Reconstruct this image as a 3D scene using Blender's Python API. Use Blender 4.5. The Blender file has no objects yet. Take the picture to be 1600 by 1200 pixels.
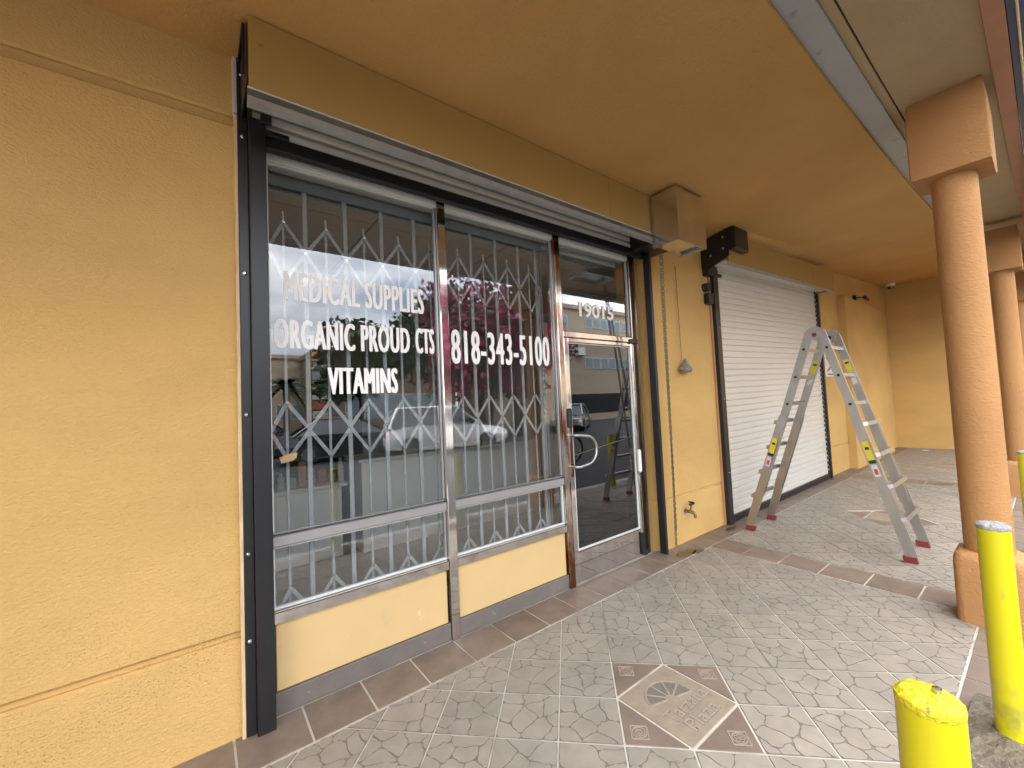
import bpy, math, random
from mathutils import Vector, Matrix
random.seed(7)
S = bpy.context.scene
C = S.collection
PI = math.pi

# ------------------------------------------------------------------ camera
cam_d = bpy.data.cameras.new('camera'); cam = bpy.data.objects.new('camera', cam_d); C.objects.link(cam)
def set_camera(loc, yaw, pitch, roll, f_px):
    y, p, r = (math.radians(a) for a in (yaw, pitch, roll))
    fwd = Vector((math.sin(y)*math.cos(p), math.cos(y)*math.cos(p), math.sin(p)))
    right = Vector((math.cos(y), -math.sin(y), 0)); up = right.cross(fwd)
    R = right*math.cos(r)+up*math.sin(r); U = up*math.cos(r)-right*math.sin(r)
    m = Matrix((R, U, -fwd)).transposed().to_4x4(); m.translation = loc
    cam.matrix_world = m
    cam_d.sensor_fit = 'HORIZONTAL'; cam_d.sensor_width = 36; cam_d.lens = f_px/1600*36
    cam_d.clip_start = .02; cam_d.clip_end = 900
set_camera((-.286, -2.474, 1.518), 37.445, 2.624, -2.601, 643.161)
S.camera = cam

# ------------------------------------------------------------------ world, sun, exposure
SUN_EL, SUN_AZ = 58, 20           # the sun stands high behind the shop, so the arcade is in open shade
w = bpy.data.worlds.new('World'); S.world = w; w.use_nodes = True
nt = w.node_tree; nt.nodes.clear()
def N(t, kind, **kw):
    n = t.nodes.new(kind)
    for k, v in kw.items(): setattr(n, k, v)
    return n
sky = N(nt, 'ShaderNodeTexSky', sky_type='NISHITA', sun_disc=False)
sky.sun_elevation = math.radians(SUN_EL); sky.sun_rotation = math.radians(SUN_AZ)
sky.air_density = 1.0; sky.dust_density = 2.0; sky.ozone_density = 1.0
tc = N(nt, 'ShaderNodeTexCoord'); mp = N(nt, 'ShaderNodeMapping'); mp.inputs['Scale'].default_value = (1, 1, 2.4)
nz = N(nt, 'ShaderNodeTexNoise'); nz.inputs['Scale'].default_value = 2.3; nz.inputs['Detail'].default_value = 9; nz.inputs['Roughness'].default_value = .58
cr = N(nt, 'ShaderNodeValToRGB'); cr.color_ramp.elements[0].position = .34; cr.color_ramp.elements[1].position = .6
nz2 = N(nt, 'ShaderNodeTexNoise'); nz2.inputs['Scale'].default_value = 4.5; nz2.inputs['Detail'].default_value = 6
cr2 = N(nt, 'ShaderNodeValToRGB')
cr2.color_ramp.elements[0].position = .35; cr2.color_ramp.elements[0].color = (6.0, 6.1, 6.6, 1)
cr2.color_ramp.elements[1].position = .7; cr2.color_ramp.elements[1].color = (12.5, 12.4, 12.2, 1)
mx = N(nt, 'ShaderNodeMix', data_type='RGBA')
bg = N(nt, 'ShaderNodeBackground'); bg.inputs['Strength'].default_value = .1
wo = N(nt, 'ShaderNodeOutputWorld')
L = nt.links.new
L(tc.outputs['Generated'], mp.inputs['Vector']); L(mp.outputs['Vector'], nz.inputs['Vector']); L(mp.outputs['Vector'], nz2.inputs['Vector'])
L(nz.outputs['Fac'], cr.inputs['Fac']); L(nz2.outputs['Fac'], cr2.inputs['Fac'])
L(cr.outputs['Color'], mx.inputs['Factor']); L(sky.outputs['Color'], mx.inputs['A']); L(cr2.outputs['Color'], mx.inputs['B'])
sxyz = N(nt, 'ShaderNodeSeparateXYZ'); ovc = N(nt, 'ShaderNodeMapRange')
ovc.inputs['From Min'].default_value = 0; ovc.inputs['From Max'].default_value = 1; ovc.inputs['To Min'].default_value = .6; ovc.inputs['To Max'].default_value = 2.0
mul = N(nt, 'ShaderNodeMix', data_type='RGBA', blend_type='MULTIPLY'); mul.inputs['Factor'].default_value = 1   # an overcast sky is brighter overhead
L(tc.outputs['Generated'], sxyz.inputs[0]); L(sxyz.outputs['Z'], ovc.inputs['Value']); L(mx.outputs['Result'], mul.inputs['A']); L(ovc.outputs['Result'], mul.inputs['B'])
L(mul.outputs['Result'], bg.inputs['Color']); L(bg.outputs['Background'], wo.inputs['Surface'])
sl = bpy.data.lights.new('sun', 'SUN'); sl.energy = .5; sl.angle = math.radians(14); sl.color = (1, .95, .88)
so = bpy.data.objects.new('sun', sl); C.objects.link(so)
az, el = math.radians(SUN_AZ), math.radians(SUN_EL)
sd = Vector((math.sin(az)*math.cos(el), math.cos(az)*math.cos(el), math.sin(el)))
so.rotation_euler = (-sd).to_track_quat('-Z', 'Y').to_euler(); so.location = (0, 0, 30)
S.view_settings.view_transform = 'Standard'; S.view_settings.look = 'None'
S.view_settings.gamma = 1; S.view_settings.use_curve_mapping = False
S.view_settings.exposure = 2.84
S.render.engine = 'CYCLES'
S.cycles.max_bounces = 10; S.cycles.diffuse_bounces = 6; S.cycles.glossy_bounces = 5; S.cycles.transparent_max_bounces = 16

# ------------------------------------------------------------------ mesh helpers
class MB:
    def __init__(s): s.v = []; s.f = []; s.mi = []
    def face(s, pts, mi=0):
        b = len(s.v); s.v += [tuple(p) for p in pts]; s.f.append(list(range(b, b+len(pts)))); s.mi.append(mi); return s
    def hexa(s, p, mi=0):                      # p: 8 corners, bottom 4 ccw then top 4
        b = len(s.v); s.v += [tuple(q) for q in p]
        for q in ((3,2,1,0),(4,5,6,7),(0,1,5,4),(1,2,6,5),(2,3,7,6),(3,0,4,7)):
            s.f.append([b+i for i in q]); s.mi.append(mi)
        return s
    def box(s, x0, x1, y0, y1, z0, z1, mi=0):
        return s.hexa([(x0,y0,z0),(x1,y0,z0),(x1,y1,z0),(x0,y1,z0),(x0,y0,z1),(x1,y0,z1),(x1,y1,z1),(x0,y1,z1)], mi)
    def cbox(s, x0, x1, y0, y1, z0, z1, c=.003, mi=0):   # box with chamfered edges
        c = min(c, (x1-x0)*.45, (y1-y0)*.45, (z1-z0)*.45)
        b = len(s.v); idx = {}
        lo = (x0, y0, z0); hi = (x1, y1, z1)
        for sx in (0,1):
            for sy in (0,1):
                for sz in (0,1):
                    cor = [hi[k] if (sx,sy,sz)[k] else lo[k] for k in range(3)]
                    inn = [cor[k]-c if (sx,sy,sz)[k] else cor[k]+c for k in range(3)]
                    for a in range(3):
                        q = list(inn); q[a] = cor[a]; idx[(sx,sy,sz,a)] = len(s.v); s.v.append(tuple(q))
        def add(l, flip=False):
            s.f.append(l[::-1] if flip else l); s.mi.append(mi)
        for a in range(3):
            o = [k for k in range(3) if k != a]
            for sd_ in (0,1):
                l = []
                for (u, v) in ((0,0),(1,0),(1,1),(0,1)):
                    k = [0,0,0]; k[a] = sd_; k[o[0]] = u; k[o[1]] = v; l.append(idx[tuple(k)+(a,)])
                add(l)
        for a in range(3):
            o = [k for k in range(3) if k != a]
            for u in (0,1):
                for v in (0,1):
                    k0 = [0,0,0]; k0[o[0]] = u; k0[o[1]] = v; k1 = list(k0); k1[a] = 1
                    add([idx[tuple(k0)+(o[0],)], idx[tuple(k1)+(o[0],)], idx[tuple(k1)+(o[1],)], idx[tuple(k0)+(o[1],)]])
        for sx in (0,1):
            for sy in (0,1):
                for sz in (0,1): add([idx[(sx,sy,sz,a)] for a in range(3)])
        return s
    def bar(s, a, b_, w_, t, up=(0,0,1), mi=0):          # rectangular bar from a to b
        a = Vector(a); b_ = Vector(b_); d = (b_-a).normalized(); u = Vector(up)
        sx = d.cross(u)
        if sx.length < 1e-5: sx = d.cross(Vector((1,0,0)))
        sx.normalize(); sy = sx.cross(d)
        sx = sx*w_/2; sy = sy*t/2
        return s.hexa([a-sx-sy, a+sx-sy, a+sx+sy, a-sx+sy, b_-sx-sy, b_+sx-sy, b_+sx+sy, b_-sx+sy], mi)
    def tube(s, pts, r, n=10, cap=True, mi=0, closed=False):
        pts = [Vector(p) for p in pts]; rr = r if isinstance(r, (list, tuple)) else [r]*len(pts)
        rings = []; px = None
        for i, p in enumerate(pts):
            if closed: d = pts[(i+1) % len(pts)]-pts[i-1]
            else: d = pts[min(i+1, len(pts)-1)]-pts[max(i-1, 0)]
            d.normalize()
            if px is None:
                px = d.orthogonal().normalized()
            px = (px-d*px.dot(d)).normalized(); py = d.cross(px)
            b = len(s.v)
            for k in range(n):
                a = 2*PI*k/n; s.v.append(tuple(p+px*math.cos(a)*rr[i]+py*math.sin(a)*rr[i]))
            rings.append(b)
        m = len(rings)
        for i in range(m if closed else m-1):
            a, b = rings[i], rings[(i+1) % m]
            for k in range(n):
                s.f.append([a+k, a+(k+1) % n, b+(k+1) % n, b+k]); s.mi.append(mi)
        if cap and not closed:
            s.f.append([rings[0]+k for k in range(n)][::-1]); s.mi.append(mi)
            s.f.append([rings[-1]+k for k in range(n)]); s.mi.append(mi)
        return s
    def lathe(s, cx, cy, prof, n=28, mi=0):               # prof: list of (r, z)
        return s.tube([(cx, cy, z) for r, z in prof], [max(r, 1e-4) for r, z in prof], n, True, mi) if False else s._lathe(cx, cy, prof, n, mi)
    def _lathe(s, cx, cy, prof, n, mi):
        b = len(s.v)
        for r, z in prof:
            for k in range(n):
                a = 2*PI*k/n; s.v.append((cx+r*math.cos(a), cy+r*math.sin(a), z))
        for i in range(len(prof)-1):
            for k in range(n):
                s.f.append([b+i*n+k, b+i*n+(k+1) % n, b+(i+1)*n+(k+1) % n, b+(i+1)*n+k]); s.mi.append(mi)
        s.f.append([b+k for k in range(n)][::-1]); s.mi.append(mi)
        s.f.append([b+(len(prof)-1)*n+k for k in range(n)]); s.mi.append(mi)
        return s
    def prism(s, poly, plane, a, b, mi=0):   # poly of 2D points extruded along an axis: plane 'xz' along y, 'yz' along x, 'xy' along z
        def P(u, v, t):
            return {'xz': (u, t, v), 'yz': (t, u, v), 'xy': (u, v, t)}[plane]
        n = len(poly); q = len(s.v)
        s.v += [P(u, v, a) for u, v in poly]+[P(u, v, b) for u, v in poly]
        s.f.append(list(range(q, q+n))[::-1]); s.mi.append(mi)
        s.f.append(list(range(q+n, q+2*n))); s.mi.append(mi)
        for i in range(n):
            j = (i+1) % n; s.f.append([q+i, q+j, q+n+j, q+n+i]); s.mi.append(mi)
        return s
    def mesh(s, name, mats, origin=(0,0,0), smooth=False):
        me = bpy.data.meshes.new(name); o = Vector(origin)
        me.from_pydata([tuple(Vector(p)-o) for p in s.v], [], s.f)
        for m in (mats if isinstance(mats, (list, tuple)) else [mats]): me.materials.append(m)
        me.polygons.foreach_set('material_index', s.mi)
        import bmesh
        bm = bmesh.new(); bm.from_mesh(me); bmesh.ops.recalc_face_normals(bm, faces=bm.faces); bm.to_mesh(me); bm.free()
        if smooth:
            me.polygons.foreach_set('use_smooth', [True]*len(me.polygons))
            try: me.set_sharp_from_angle(angle=math.radians(35))
            except Exception: pass
        me.update(); return me
ROOT = {}
def tag(o, label=None, cat=None, group=None, kind=None):
    if label: o['label'] = label
    if cat: o['category'] = cat
    if group: o['group'] = group
    if kind: o['kind'] = kind
    return o
def thing(name, loc, label, cat, group=None):
    o = bpy.data.objects.new(name, None); C.objects.link(o); o.location = loc; o.empty_display_size = .1
    ROOT[o.name] = Vector(loc); return tag(o, label, cat, group)
def part(name, mb, mats, parent, label=None, smooth=False, kind=None):
    org = ROOT[parent.name]; me = mb.mesh(name, mats, org, smooth) if isinstance(mb, MB) else mb
    o = bpy.data.objects.new(name, me); C.objects.link(o); o.parent = parent
    ROOT[o.name] = org
    return tag(o, label, None, None, kind)
def whole(name, mb, mats, label, cat=None, group=None, kind=None, smooth=False, origin=(0,0,0)):
    o = bpy.data.objects.new(name, mb.mesh(name, mats, origin, smooth)); C.objects.link(o); o.location = origin
    ROOT[o.name] = Vector(origin)
    return tag(o, label, cat, group, kind)
def dup(root, loc, label=None, rot=None):
    r = root.copy(); C.objects.link(r); r.location = loc
    if rot is not None: r.rotation_euler = (0, 0, rot)
    if label: r['label'] = label
    for ch in list(root.children):
        c = ch.copy(); C.objects.link(c); c.parent = r
        for g in ch.children:
            d = g.copy(); C.objects.link(d); d.parent = c
    return r

# ------------------------------------------------------------------ materials
def mat(name, col, rough=.6, metal=0, var=0, vscale=3, col2=None, bump=0, bscale=200, bdist=.002, spec=.5, stretch=(1,1,1), detail=4,
        spots=None, objrand=0, coat=0, bump2=None, ramp=(.35, .7)):
    m = bpy.data.materials.new(name); m.use_nodes = True
    t = m.node_tree; p = t.nodes['Principled BSDF']; l = t.links.new
    p.inputs['Roughness'].default_value = rough; p.inputs['Metallic'].default_value = metal
    p.inputs['Specular IOR Level'].default_value = spec; p.inputs['Coat Weight'].default_value = coat
    p.inputs['Base Color'].default_value = (*col, 1)
    tcn = N(t, 'ShaderNodeTexCoord'); mpn = N(t, 'ShaderNodeMapping'); mpn.inputs['Scale'].default_value = stretch
    l(tcn.outputs['Object'], mpn.inputs['Vector'])
    cur = None
    if var or col2:
        n = N(t, 'ShaderNodeTexNoise'); n.inputs['Scale'].default_value = vscale; n.inputs['Detail'].default_value = detail; n.inputs['Roughness'].default_value = .6
        l(mpn.outputs['Vector'], n.inputs['Vector'])
        r = N(t, 'ShaderNodeValToRGB'); r.color_ramp.elements[0].position = ramp[0]; r.color_ramp.elements[1].position = ramp[1]
        c2 = col2 or tuple(c*(1-var) for c in col)
        r.color_ramp.elements[0].color = (*c2, 1); r.color_ramp.elements[1].color = (*col, 1)
        l(n.outputs['Fac'], r.inputs['Fac']); cur = r.outputs['Color']
    if spots:                                   # (scale, threshold, colour, strength)
        for (sc, th, scol, stg) in spots:
            n = N(t, 'ShaderNodeTexNoise'); n.inputs['Scale'].default_value = sc; n.inputs['Detail'].default_value = 3
            l(mpn.outputs['Vector'], n.inputs['Vector'])
            r = N(t, 'ShaderNodeMapRange'); r.inputs['From Min'].default_value = th; r.inputs['From Max'].default_value = th+.07; r.inputs['To Max'].default_value = stg
            l(n.outputs['Fac'], r.inputs['Value'])
            x = N(t, 'ShaderNodeMix', data_type='RGBA'); l(r.outputs['Result'], x.inputs['Factor'])
            if cur: l(cur, x.inputs['A'])
            else: x.inputs['A'].default_value = (*col, 1)
            x.inputs['B'].default_value = (*scol, 1); cur = x.outputs['Result']
    if objrand:
        oi = N(t, 'ShaderNodeObjectInfo'); r = N(t, 'ShaderNodeMapRange')
        r.inputs['To Min'].default_value = 1-objrand; r.inputs['To Max'].default_value = 1+objrand
        l(oi.outputs['Random'], r.inputs['Value'])
        x = N(t, 'ShaderNodeMix', data_type='RGBA', blend_type='MULTIPLY'); x.inputs['Factor'].default_value = 1
        if cur: l(cur, x.inputs['A'])
        else: x.inputs['A'].default_value = (*col, 1)
        l(r.outputs['Result'], x.inputs['B']); cur = x.outputs['Result']
    if cur: l(cur, p.inputs['Base Color'])
    last = None
    for (b_, s_, d_) in ([(bump, bscale, bdist)] if bump else [])+([bump2] if bump2 else []):
        n = N(t, 'ShaderNodeTexNoise'); n.inputs['Scale'].default_value = s_; n.inputs['Detail'].default_value = 5; n.inputs['Roughness'].default_value = .6
        l(mpn.outputs['Vector'], n.inputs['Vector'])
        bn = N(t, 'ShaderNodeBump'); bn.inputs['Strength'].default_value = b_; bn.inputs['Distance'].default_value = d_
        l(n.outputs['Fac'], bn.inputs['Height'])
        if last: l(last, bn.inputs['Normal'])
        last = bn.outputs['Normal']
    if last: l(last, p.inputs['Normal'])
    return m
OCH = (.67, .42, .150)
def stucco(name, col, **kw):
    a = dict(rough=.85, var=.17, vscale=1.0, bump=.85, bscale=90, bdist=.010, stretch=(.75, .75, 1.25), spec=.25, bump2=(.6, 190, .004), detail=8,
             spots=[(26, .72, tuple(c*.62 for c in col), .35)])
    a.update(kw); return mat(name, col, **a)
M = {}
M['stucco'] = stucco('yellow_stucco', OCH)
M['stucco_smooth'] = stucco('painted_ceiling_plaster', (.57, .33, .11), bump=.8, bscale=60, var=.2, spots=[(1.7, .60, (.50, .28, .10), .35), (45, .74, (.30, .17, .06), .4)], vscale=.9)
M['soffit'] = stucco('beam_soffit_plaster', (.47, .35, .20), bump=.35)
M['terra'] = stucco('terracotta_stucco', (.45, .228, .088), bump=0.8, bscale=60, bdist=.010)
M['terra_trim'] = mat('terracotta_trim_paint', (.44, .22, .13), .6, var=.15)
M['panel'] = mat('cream_yellow_panel_paint', (.60, .415, .188), .55, var=.05, vscale=4, spots=[(5.5, .66, (.50, .36, .18), .4), (7, .7, (.80, .62, .33), .6)], bump=.05, bscale=60)
M['fascia'] = mat('tan_powder_coated_hood', (.36, .222, .066), .42, var=.05, vscale=2, bump=.03, bscale=8)
M['black'] = mat('black_painted_steel', (.012, .012, .013), .38, var=.2, vscale=8, bump=.05, bscale=90, spots=[(30, .73, (.06, .06, .06), .5)])
M['rubber'] = mat('black_rubber', (.02, .02, .022), .7)
M['galv'] = mat('galvanised_steel', (.62, .64, .63), .26, 1, var=.25, vscale=14, bump=.04, bscale=20)
M['galv_dull'] = mat('dull_galvanised_steel', (.42, .435, .43), .42, .45, var=.18, vscale=14)
M['sheet'] = mat('bare_sheet_steel', (.74, .74, .73), .2, 1, var=.1, vscale=5, bump=.06, bscale=4, bdist=.01)
M['chrome'] = mat('worn_polished_aluminium', (.70, .665, .63), .07, 1, var=.2, vscale=5, bump=.06, bscale=7, bdist=.006, spots=[(40, .70, (.25, .15, .10), .6)], stretch=(2, 2, .6))
M['jamb'] = mat('chrome_brown_reflection', (.34, .27, .23), .22, 1, var=.35, vscale=7, bump=.1, bscale=9, bdist=.005, stretch=(2, 2, .4))  # chrome frame, the brown it reflects is put into the base colour
M['chrome_rust'] = mat('scuffed_door_edge_metal', (.60, .53, .47), .16, 1, col2=(.24, .11, .055), vscale=4.5, ramp=(.42, .56), bump=.15, bscale=14, bdist=.005, stretch=(2, 2, .5))
M['alu'] = mat('mill_aluminium', (.50, .50, .495), .36, 1, var=.12, vscale=18, bump=.03, bscale=60, stretch=(1, 1, .3))
M['frame'] = mat('satin_window_frame', (.42, .41, .405), .38, .6, var=.08, vscale=6)
M['base'] = mat('dull_grey_base_rail', (.155, .132, .112), .65, 0, var=.2, vscale=5, spots=[(22, .68, (.32, .31, .3), .5)])
M['bead'] = mat('white_glazing_bead', (.60, .61, .58), .5, var=.08)
M['slat'] = mat('offwhite_shutter_enamel', (.62, .595, .535), .30, var=.03, vscale=3, spec=.5)
M['wood'] = mat('raw_pine', (.66, .50, .30), .7, col2=(.50, .34, .17), vscale=9, stretch=(14, 14, 1), bump=.1, bscale=60)
M['wood_dark'] = mat('reddish_pine', (.50, .27, .12), .7, col2=(.38, .19, .08), vscale=9, stretch=(14, 14, 1))
M['gate'] = mat('grey_painted_gate_steel', (.29, .30, .31), .45, 0, var=.12, vscale=10)
M['rail'] = mat('dark_grey_gate_rail', (.17, .185, .20), .45, 0, var=.12, vscale=10)
M['edge_dark'] = mat('zinc_painted_shade', (.20, .215, .205), .35, .6, var=.35, vscale=9)  # dark upper band of the hood edge, its shading put into the colour
M['letter'] = mat('white_vinyl_lettering', (.88, .86, .82), .5)
M['letter_edge'] = mat('brown_vinyl_outline', (.30, .17, .11), .5)
M['yellow'] = mat('yellow_safety_paint', (.54, .475, .004), .34, var=.06, vscale=6, bump=.12, bscale=14, bdist=.004, spots=[(7, .62, (.42, .37, .03), .6), (22, .67, (.36, .31, .08), .55), (60, .72, (.2, .16, .05), .7)], stretch=(1, 1, .55))
M['yellow_rough'] = mat('caked_yellow_paint', (.57, .49, .006), .4, bump=1, bscale=110, bdist=.008, spots=[(38, .63, (.40, .30, .12), .9)])
M['concrete'] = mat('rough_grey_concrete', (.33, .32, .30), .9, var=.35, vscale=40, bump=.8, bscale=90, bdist=.006)
M['kerb'] = mat('pale_kerb_concrete', (.44, .42, .385), .85, var=.2, vscale=8, bump=.3, bscale=120, spots=[(5, .6, (.30, .28, .24), .5)])
M['dirt'] = mat('dry_soil', (.20, .165, .11), .95, col2=(.11, .09, .06), vscale=35, bump=1, bscale=80, bdist=.012, spots=[(70, .66, (.34, .31, .25), .8)])
M['stone'] = mat('grey_stamped_stone', (.305, .266, .212), .55, var=.20, vscale=9, bump=.35, bscale=38, bdist=.004, objrand=.07, spec=.4,
                 spots=[(3.2, .58, (.235, .20, .155), .45), (60, .70, (.22, .20, .17), .4)], detail=7)
M['joint'] = mat('dark_stamped_joint', (.205, .178, .145), .85, var=.3, vscale=20)
M['grout'] = mat('cream_grout', (.50, .45, .375), .85, col2=(.22, .19, .155), vscale=1.9, ramp=(.36, .52), bump=.2, bscale=150)
M['brown'] = mat('brown_floor_tile', (.225, .170, .128), .5, var=.3, vscale=6, bump=.2, bscale=50, objrand=.12, spots=[(7, .6, (.17, .118, .066), .5), (50, .72, (.36, .32, .27), .5)], spec=.4)
M['sand'] = mat('sandy_medallion_stone', (.30, .24, .172), .6, var=.22, vscale=14, bump=.25, bscale=60, spots=[(11, .62, (.22, .165, .115), .5)])
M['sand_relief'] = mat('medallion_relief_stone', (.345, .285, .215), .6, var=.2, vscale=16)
M['recess'] = mat('recess_dirt_and_shade', (.17, .145, .118), .7, var=.2, vscale=16)  # gathered dirt and painted depth shade in one darker colour
M['stain'] = mat('damp_stain', (.105, .078, .045), .3, var=.3, vscale=18)
M['red'] = mat('red_rubber_foot', (.22, .02, .028), .55, var=.15, vscale=20)
M['label_y'] = mat('yellow_warning_label', (.62, .52, .03), .45)
M['label_k'] = mat('black_label_print', (.02, .02, .02), .5)
M['label_w'] = mat('pale_paper_label', (.62, .58, .54), .5, var=.15, vscale=60)
M['label_r'] = mat('red_label_print', (.45, .06, .06), .5)
M['white'] = mat('white_plastic', (.74, .73, .70), .4, var=.04)
M['blue_d'] = mat('blue_print', (.10, .16, .30), .5)
M['plastic'] = mat('crumpled_clear_wrap', (.34, .30, .26), .3, var=.5, vscale=50, bump=.8, bscale=70, bdist=.01)
M['brass'] = mat('weathered_brass', (.27, .205, .12), .4, .7, var=.3, vscale=40)
M['tape'] = mat('masking_tape', (.66, .42, .20), .7, var=.12, vscale=20)
M['navy'] = mat('dark_blue_awning_metal', (.05, .075, .16), .35, .2, var=.15)
M['greystrip'] = mat('grey_soffit_metal', (.36, .375, .37), .45, .15, var=.12, vscale=1.5, spots=[(9, .67, (.16, .16, .15), .6)])
M['in_wall'] = mat('interior_grey_wall', (.62, .60, .56), .8, var=.1)
M['in_dark'] = mat('dark_interior_wall', (.06, .058, .055), .8, var=.2)
M['in_ceil'] = mat('ceiling_panel', (.74, .73, .70), .9, var=.06, vscale=30)
M['in_grid'] = mat('ceiling_grid_bar', (.25, .245, .23), .6)
M['in_floor'] = mat('interior_floor_tile', (.50, .45, .38), .45, var=.25, vscale=4)
M['counter'] = mat('offwhite_counter_laminate', (.82, .80, .75), .5, var=.04)
M['asphalt'] = mat('asphalt', (.045, .044, .043), .9, var=.3, vscale=1.1, bump=.6, bscale=150, bdist=.005)
M['beige'] = stucco('beige_building_stucco', (.42, .34, .25), bump=.2)
M['brownwall'] = stucco('brown_building_stucco', (.22, .165, .115), bump=.2)
M['roof'] = mat('grey_roof', (.16, .16, .16), .8)
M['winblue'] = mat('window_glass_far', (.16, .22, .26), .06, 0, spec=1.0)
M['opening'] = mat('opening_shade_black', (.012, .012, .012), .9)  # near-black colour stands in for the shade inside openings
M['bark'] = mat('tree_bark', (.10, .075, .055), .9, var=.4, vscale=8, bump=.8, bscale=30, bdist=.02)
M['leaf'] = mat('green_leaf', (.055, .095, .025), .6, var=.5, vscale=1.2)
M['leaf2'] = mat('dark_green_leaf', (.035, .06, .022), .6, var=.5, vscale=1.2)
M['pink'] = mat('pink_blossom', (.42, .045, .14), .6, var=.5, vscale=1.5, col2=(.20, .03, .07))
M['tyre'] = mat('tyre_rubber', (.015, .015, .016), .8)
M['carglass'] = mat('car_glass', (.015, .018, .02), .05, 0, spec=1.0)
M['lamp'] = mat('headlight_lens', (.6, .62, .64), .1, .3)
M['tail'] = mat('tail_light_lens', (.35, .01, .012), .15)
for nm, c in {'white': (.70, .70, .69), 'silver': (.40, .41, .42), 'dark': (.02, .022, .026), 'red': (.20, .015, .02)}.items():
    M['car_'+nm] = mat(nm+'_car_paint', c, .22, .25, coat=1)
def glass(name, tint, refl):
    m = bpy.data.materials.new(name); m.use_nodes = True; t = m.node_tree; t.nodes.clear(); l = t.links.new
    out = N(t, 'ShaderNodeOutputMaterial'); mixs = N(t, 'ShaderNodeMixShader')
    tr = N(t, 'ShaderNodeBsdfTransparent'); tr.inputs['Color'].default_value = (*tint, 1)
    gl = N(t, 'ShaderNodeBsdfGlossy'); gl.inputs['Roughness'].default_value = .004; gl.inputs['Color'].default_value = (.96, .98, 1, 1)
    fr = N(t, 'ShaderNodeFresnel'); fr.inputs['IOR'].default_value = 1.52
    ge = N(t, 'ShaderNodeNewGeometry'); inv = N(t, 'ShaderNodeMath', operation='SUBTRACT'); inv.inputs[0].default_value = 1
    l(ge.outputs['Backfacing'], inv.inputs[1])
    a = N(t, 'ShaderNodeMath', operation='MULTIPLY'); a.inputs[1].default_value = refl; a.use_clamp = True
    b = N(t, 'ShaderNodeMath', operation='MULTIPLY'); l(fr.outputs['Fac'], a.inputs[0]); l(a.outputs[0], b.inputs[0]); l(inv.outputs[0], b.inputs[1])
    n = N(t, 'ShaderNodeTexNoise'); n.inputs['Scale'].default_value = 1.6; bn = N(t, 'ShaderNodeBump'); bn.inputs['Strength'].default_value = .03; bn.inputs['Distance'].default_value = .012
    tcn = N(t, 'ShaderNodeTexCoord'); l(tcn.outputs['Object'], n.inputs['Vector']); l(n.outputs['Fac'], bn.inputs['Height']); l(bn.outputs['Normal'], gl.inputs['Normal'])
    l(b.outputs[0], mixs.inputs['Fac']); l(tr.outputs[0], mixs.inputs[1]); l(gl.outputs[0], mixs.inputs[2]); l(mixs.outputs[0], out.inputs['Surface'])
    return m
M['glass'] = glass('shop_window_glass', (.95, .96, .95), 2.9)
M['glass_door'] = glass('tinted_door_glass', (.30, .31, .31), 1.9)

# ------------------------------------------------------------------ ground
def zc(x):                                        # height of the arcade ceiling, rising gently to the right
    pts = [(-18, 3.32), (2.9, 3.33), (4.7, 3.37), (8.2, 3.6), (10, 3.78), (13.6, 4.0), (20, 4.3)]
    for (a, za), (b, zb) in zip(pts, pts[1:]):
        if x <= b: return za+(zb-za)*(x-a)/(b-a)
    return pts[-1][1]
whole('parking_lot', MB().box(-70, 120, -160, -2.56, -1.2, -.15), M['asphalt'], None, kind='structure')
mb = MB(); x = -18
while x < 30:
    mb.cbox(x, x+1.82, -2.56, -2.42, -.3, -.004, .012); x += 1.825
whole('kerb', mb, M['kerb'], None, kind='structure')
walk = whole('walkway', MB().box(-18, 13.6, -2.42, .02, -.35, -.0035), M['grout'], None, kind='structure')
T = .289; MED = (1.596, -1.243); MEDS = [MED, (6.04, -1.262), (10.62, -1.25)]
COURSES = [(3.77, 4.065), (8.52, 8.82)]
YB0, YB1 = -.312, -2.105
def clip(poly, nx, ny, d):                        # keep nx*x+ny*y <= d
    out = []
    for i in range(len(poly)):
        a, b = poly[i], poly[(i+1) % len(poly)]; da = nx*a[0]+ny*a[1]-d; db = nx*b[0]+ny*b[1]-d
        if da <= 0: out.append(a)
        if (da < 0 < db) or (db < 0 < da):
            t = da/(da-db); out.append((a[0]+(b[0]-a[0])*t, a[1]+(b[1]-a[1])*t))
    return out
def area(p): return .5*sum(p[i][0]*p[(i+1) % len(p)][1]-p[(i+1) % len(p)][0]*p[i][1] for i in range(len(p)))
def inset(poly, g):
    q = poly
    if area(poly) < 0: poly = poly[::-1]; q = poly
    for i in range(len(poly)):
        a, b = poly[i], poly[(i+1) % len(poly)]; dx, dy = b[0]-a[0], b[1]-a[1]; ln = math.hypot(dx, dy)
        if ln < 1e-6: continue
        nx, ny = dy/ln, -dx/ln
        q = clip(q, nx, ny, nx*a[0]+ny*a[1]-g)
        if len(q) < 3: return []
    return q
def rounded(p, k=.2):
    out = []
    for i in range(len(p)):
        a, b, c = p[i-1], p[i], p[(i+1) % len(p)]
        la = math.hypot(a[0]-b[0], a[1]-b[1]); lc = math.hypot(c[0]-b[0], c[1]-b[1])
        ka = min(k, (.013)/max(la, 1e-6)); kc = min(k, .009/max(lc, 1e-6))
        out.append((b[0]+(a[0]-b[0])*ka, b[1]+(a[1]-b[1])*ka)); out.append((b[0]+(c[0]-b[0])*kc, b[1]+(c[1]-b[1])*kc))
    return out
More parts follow.
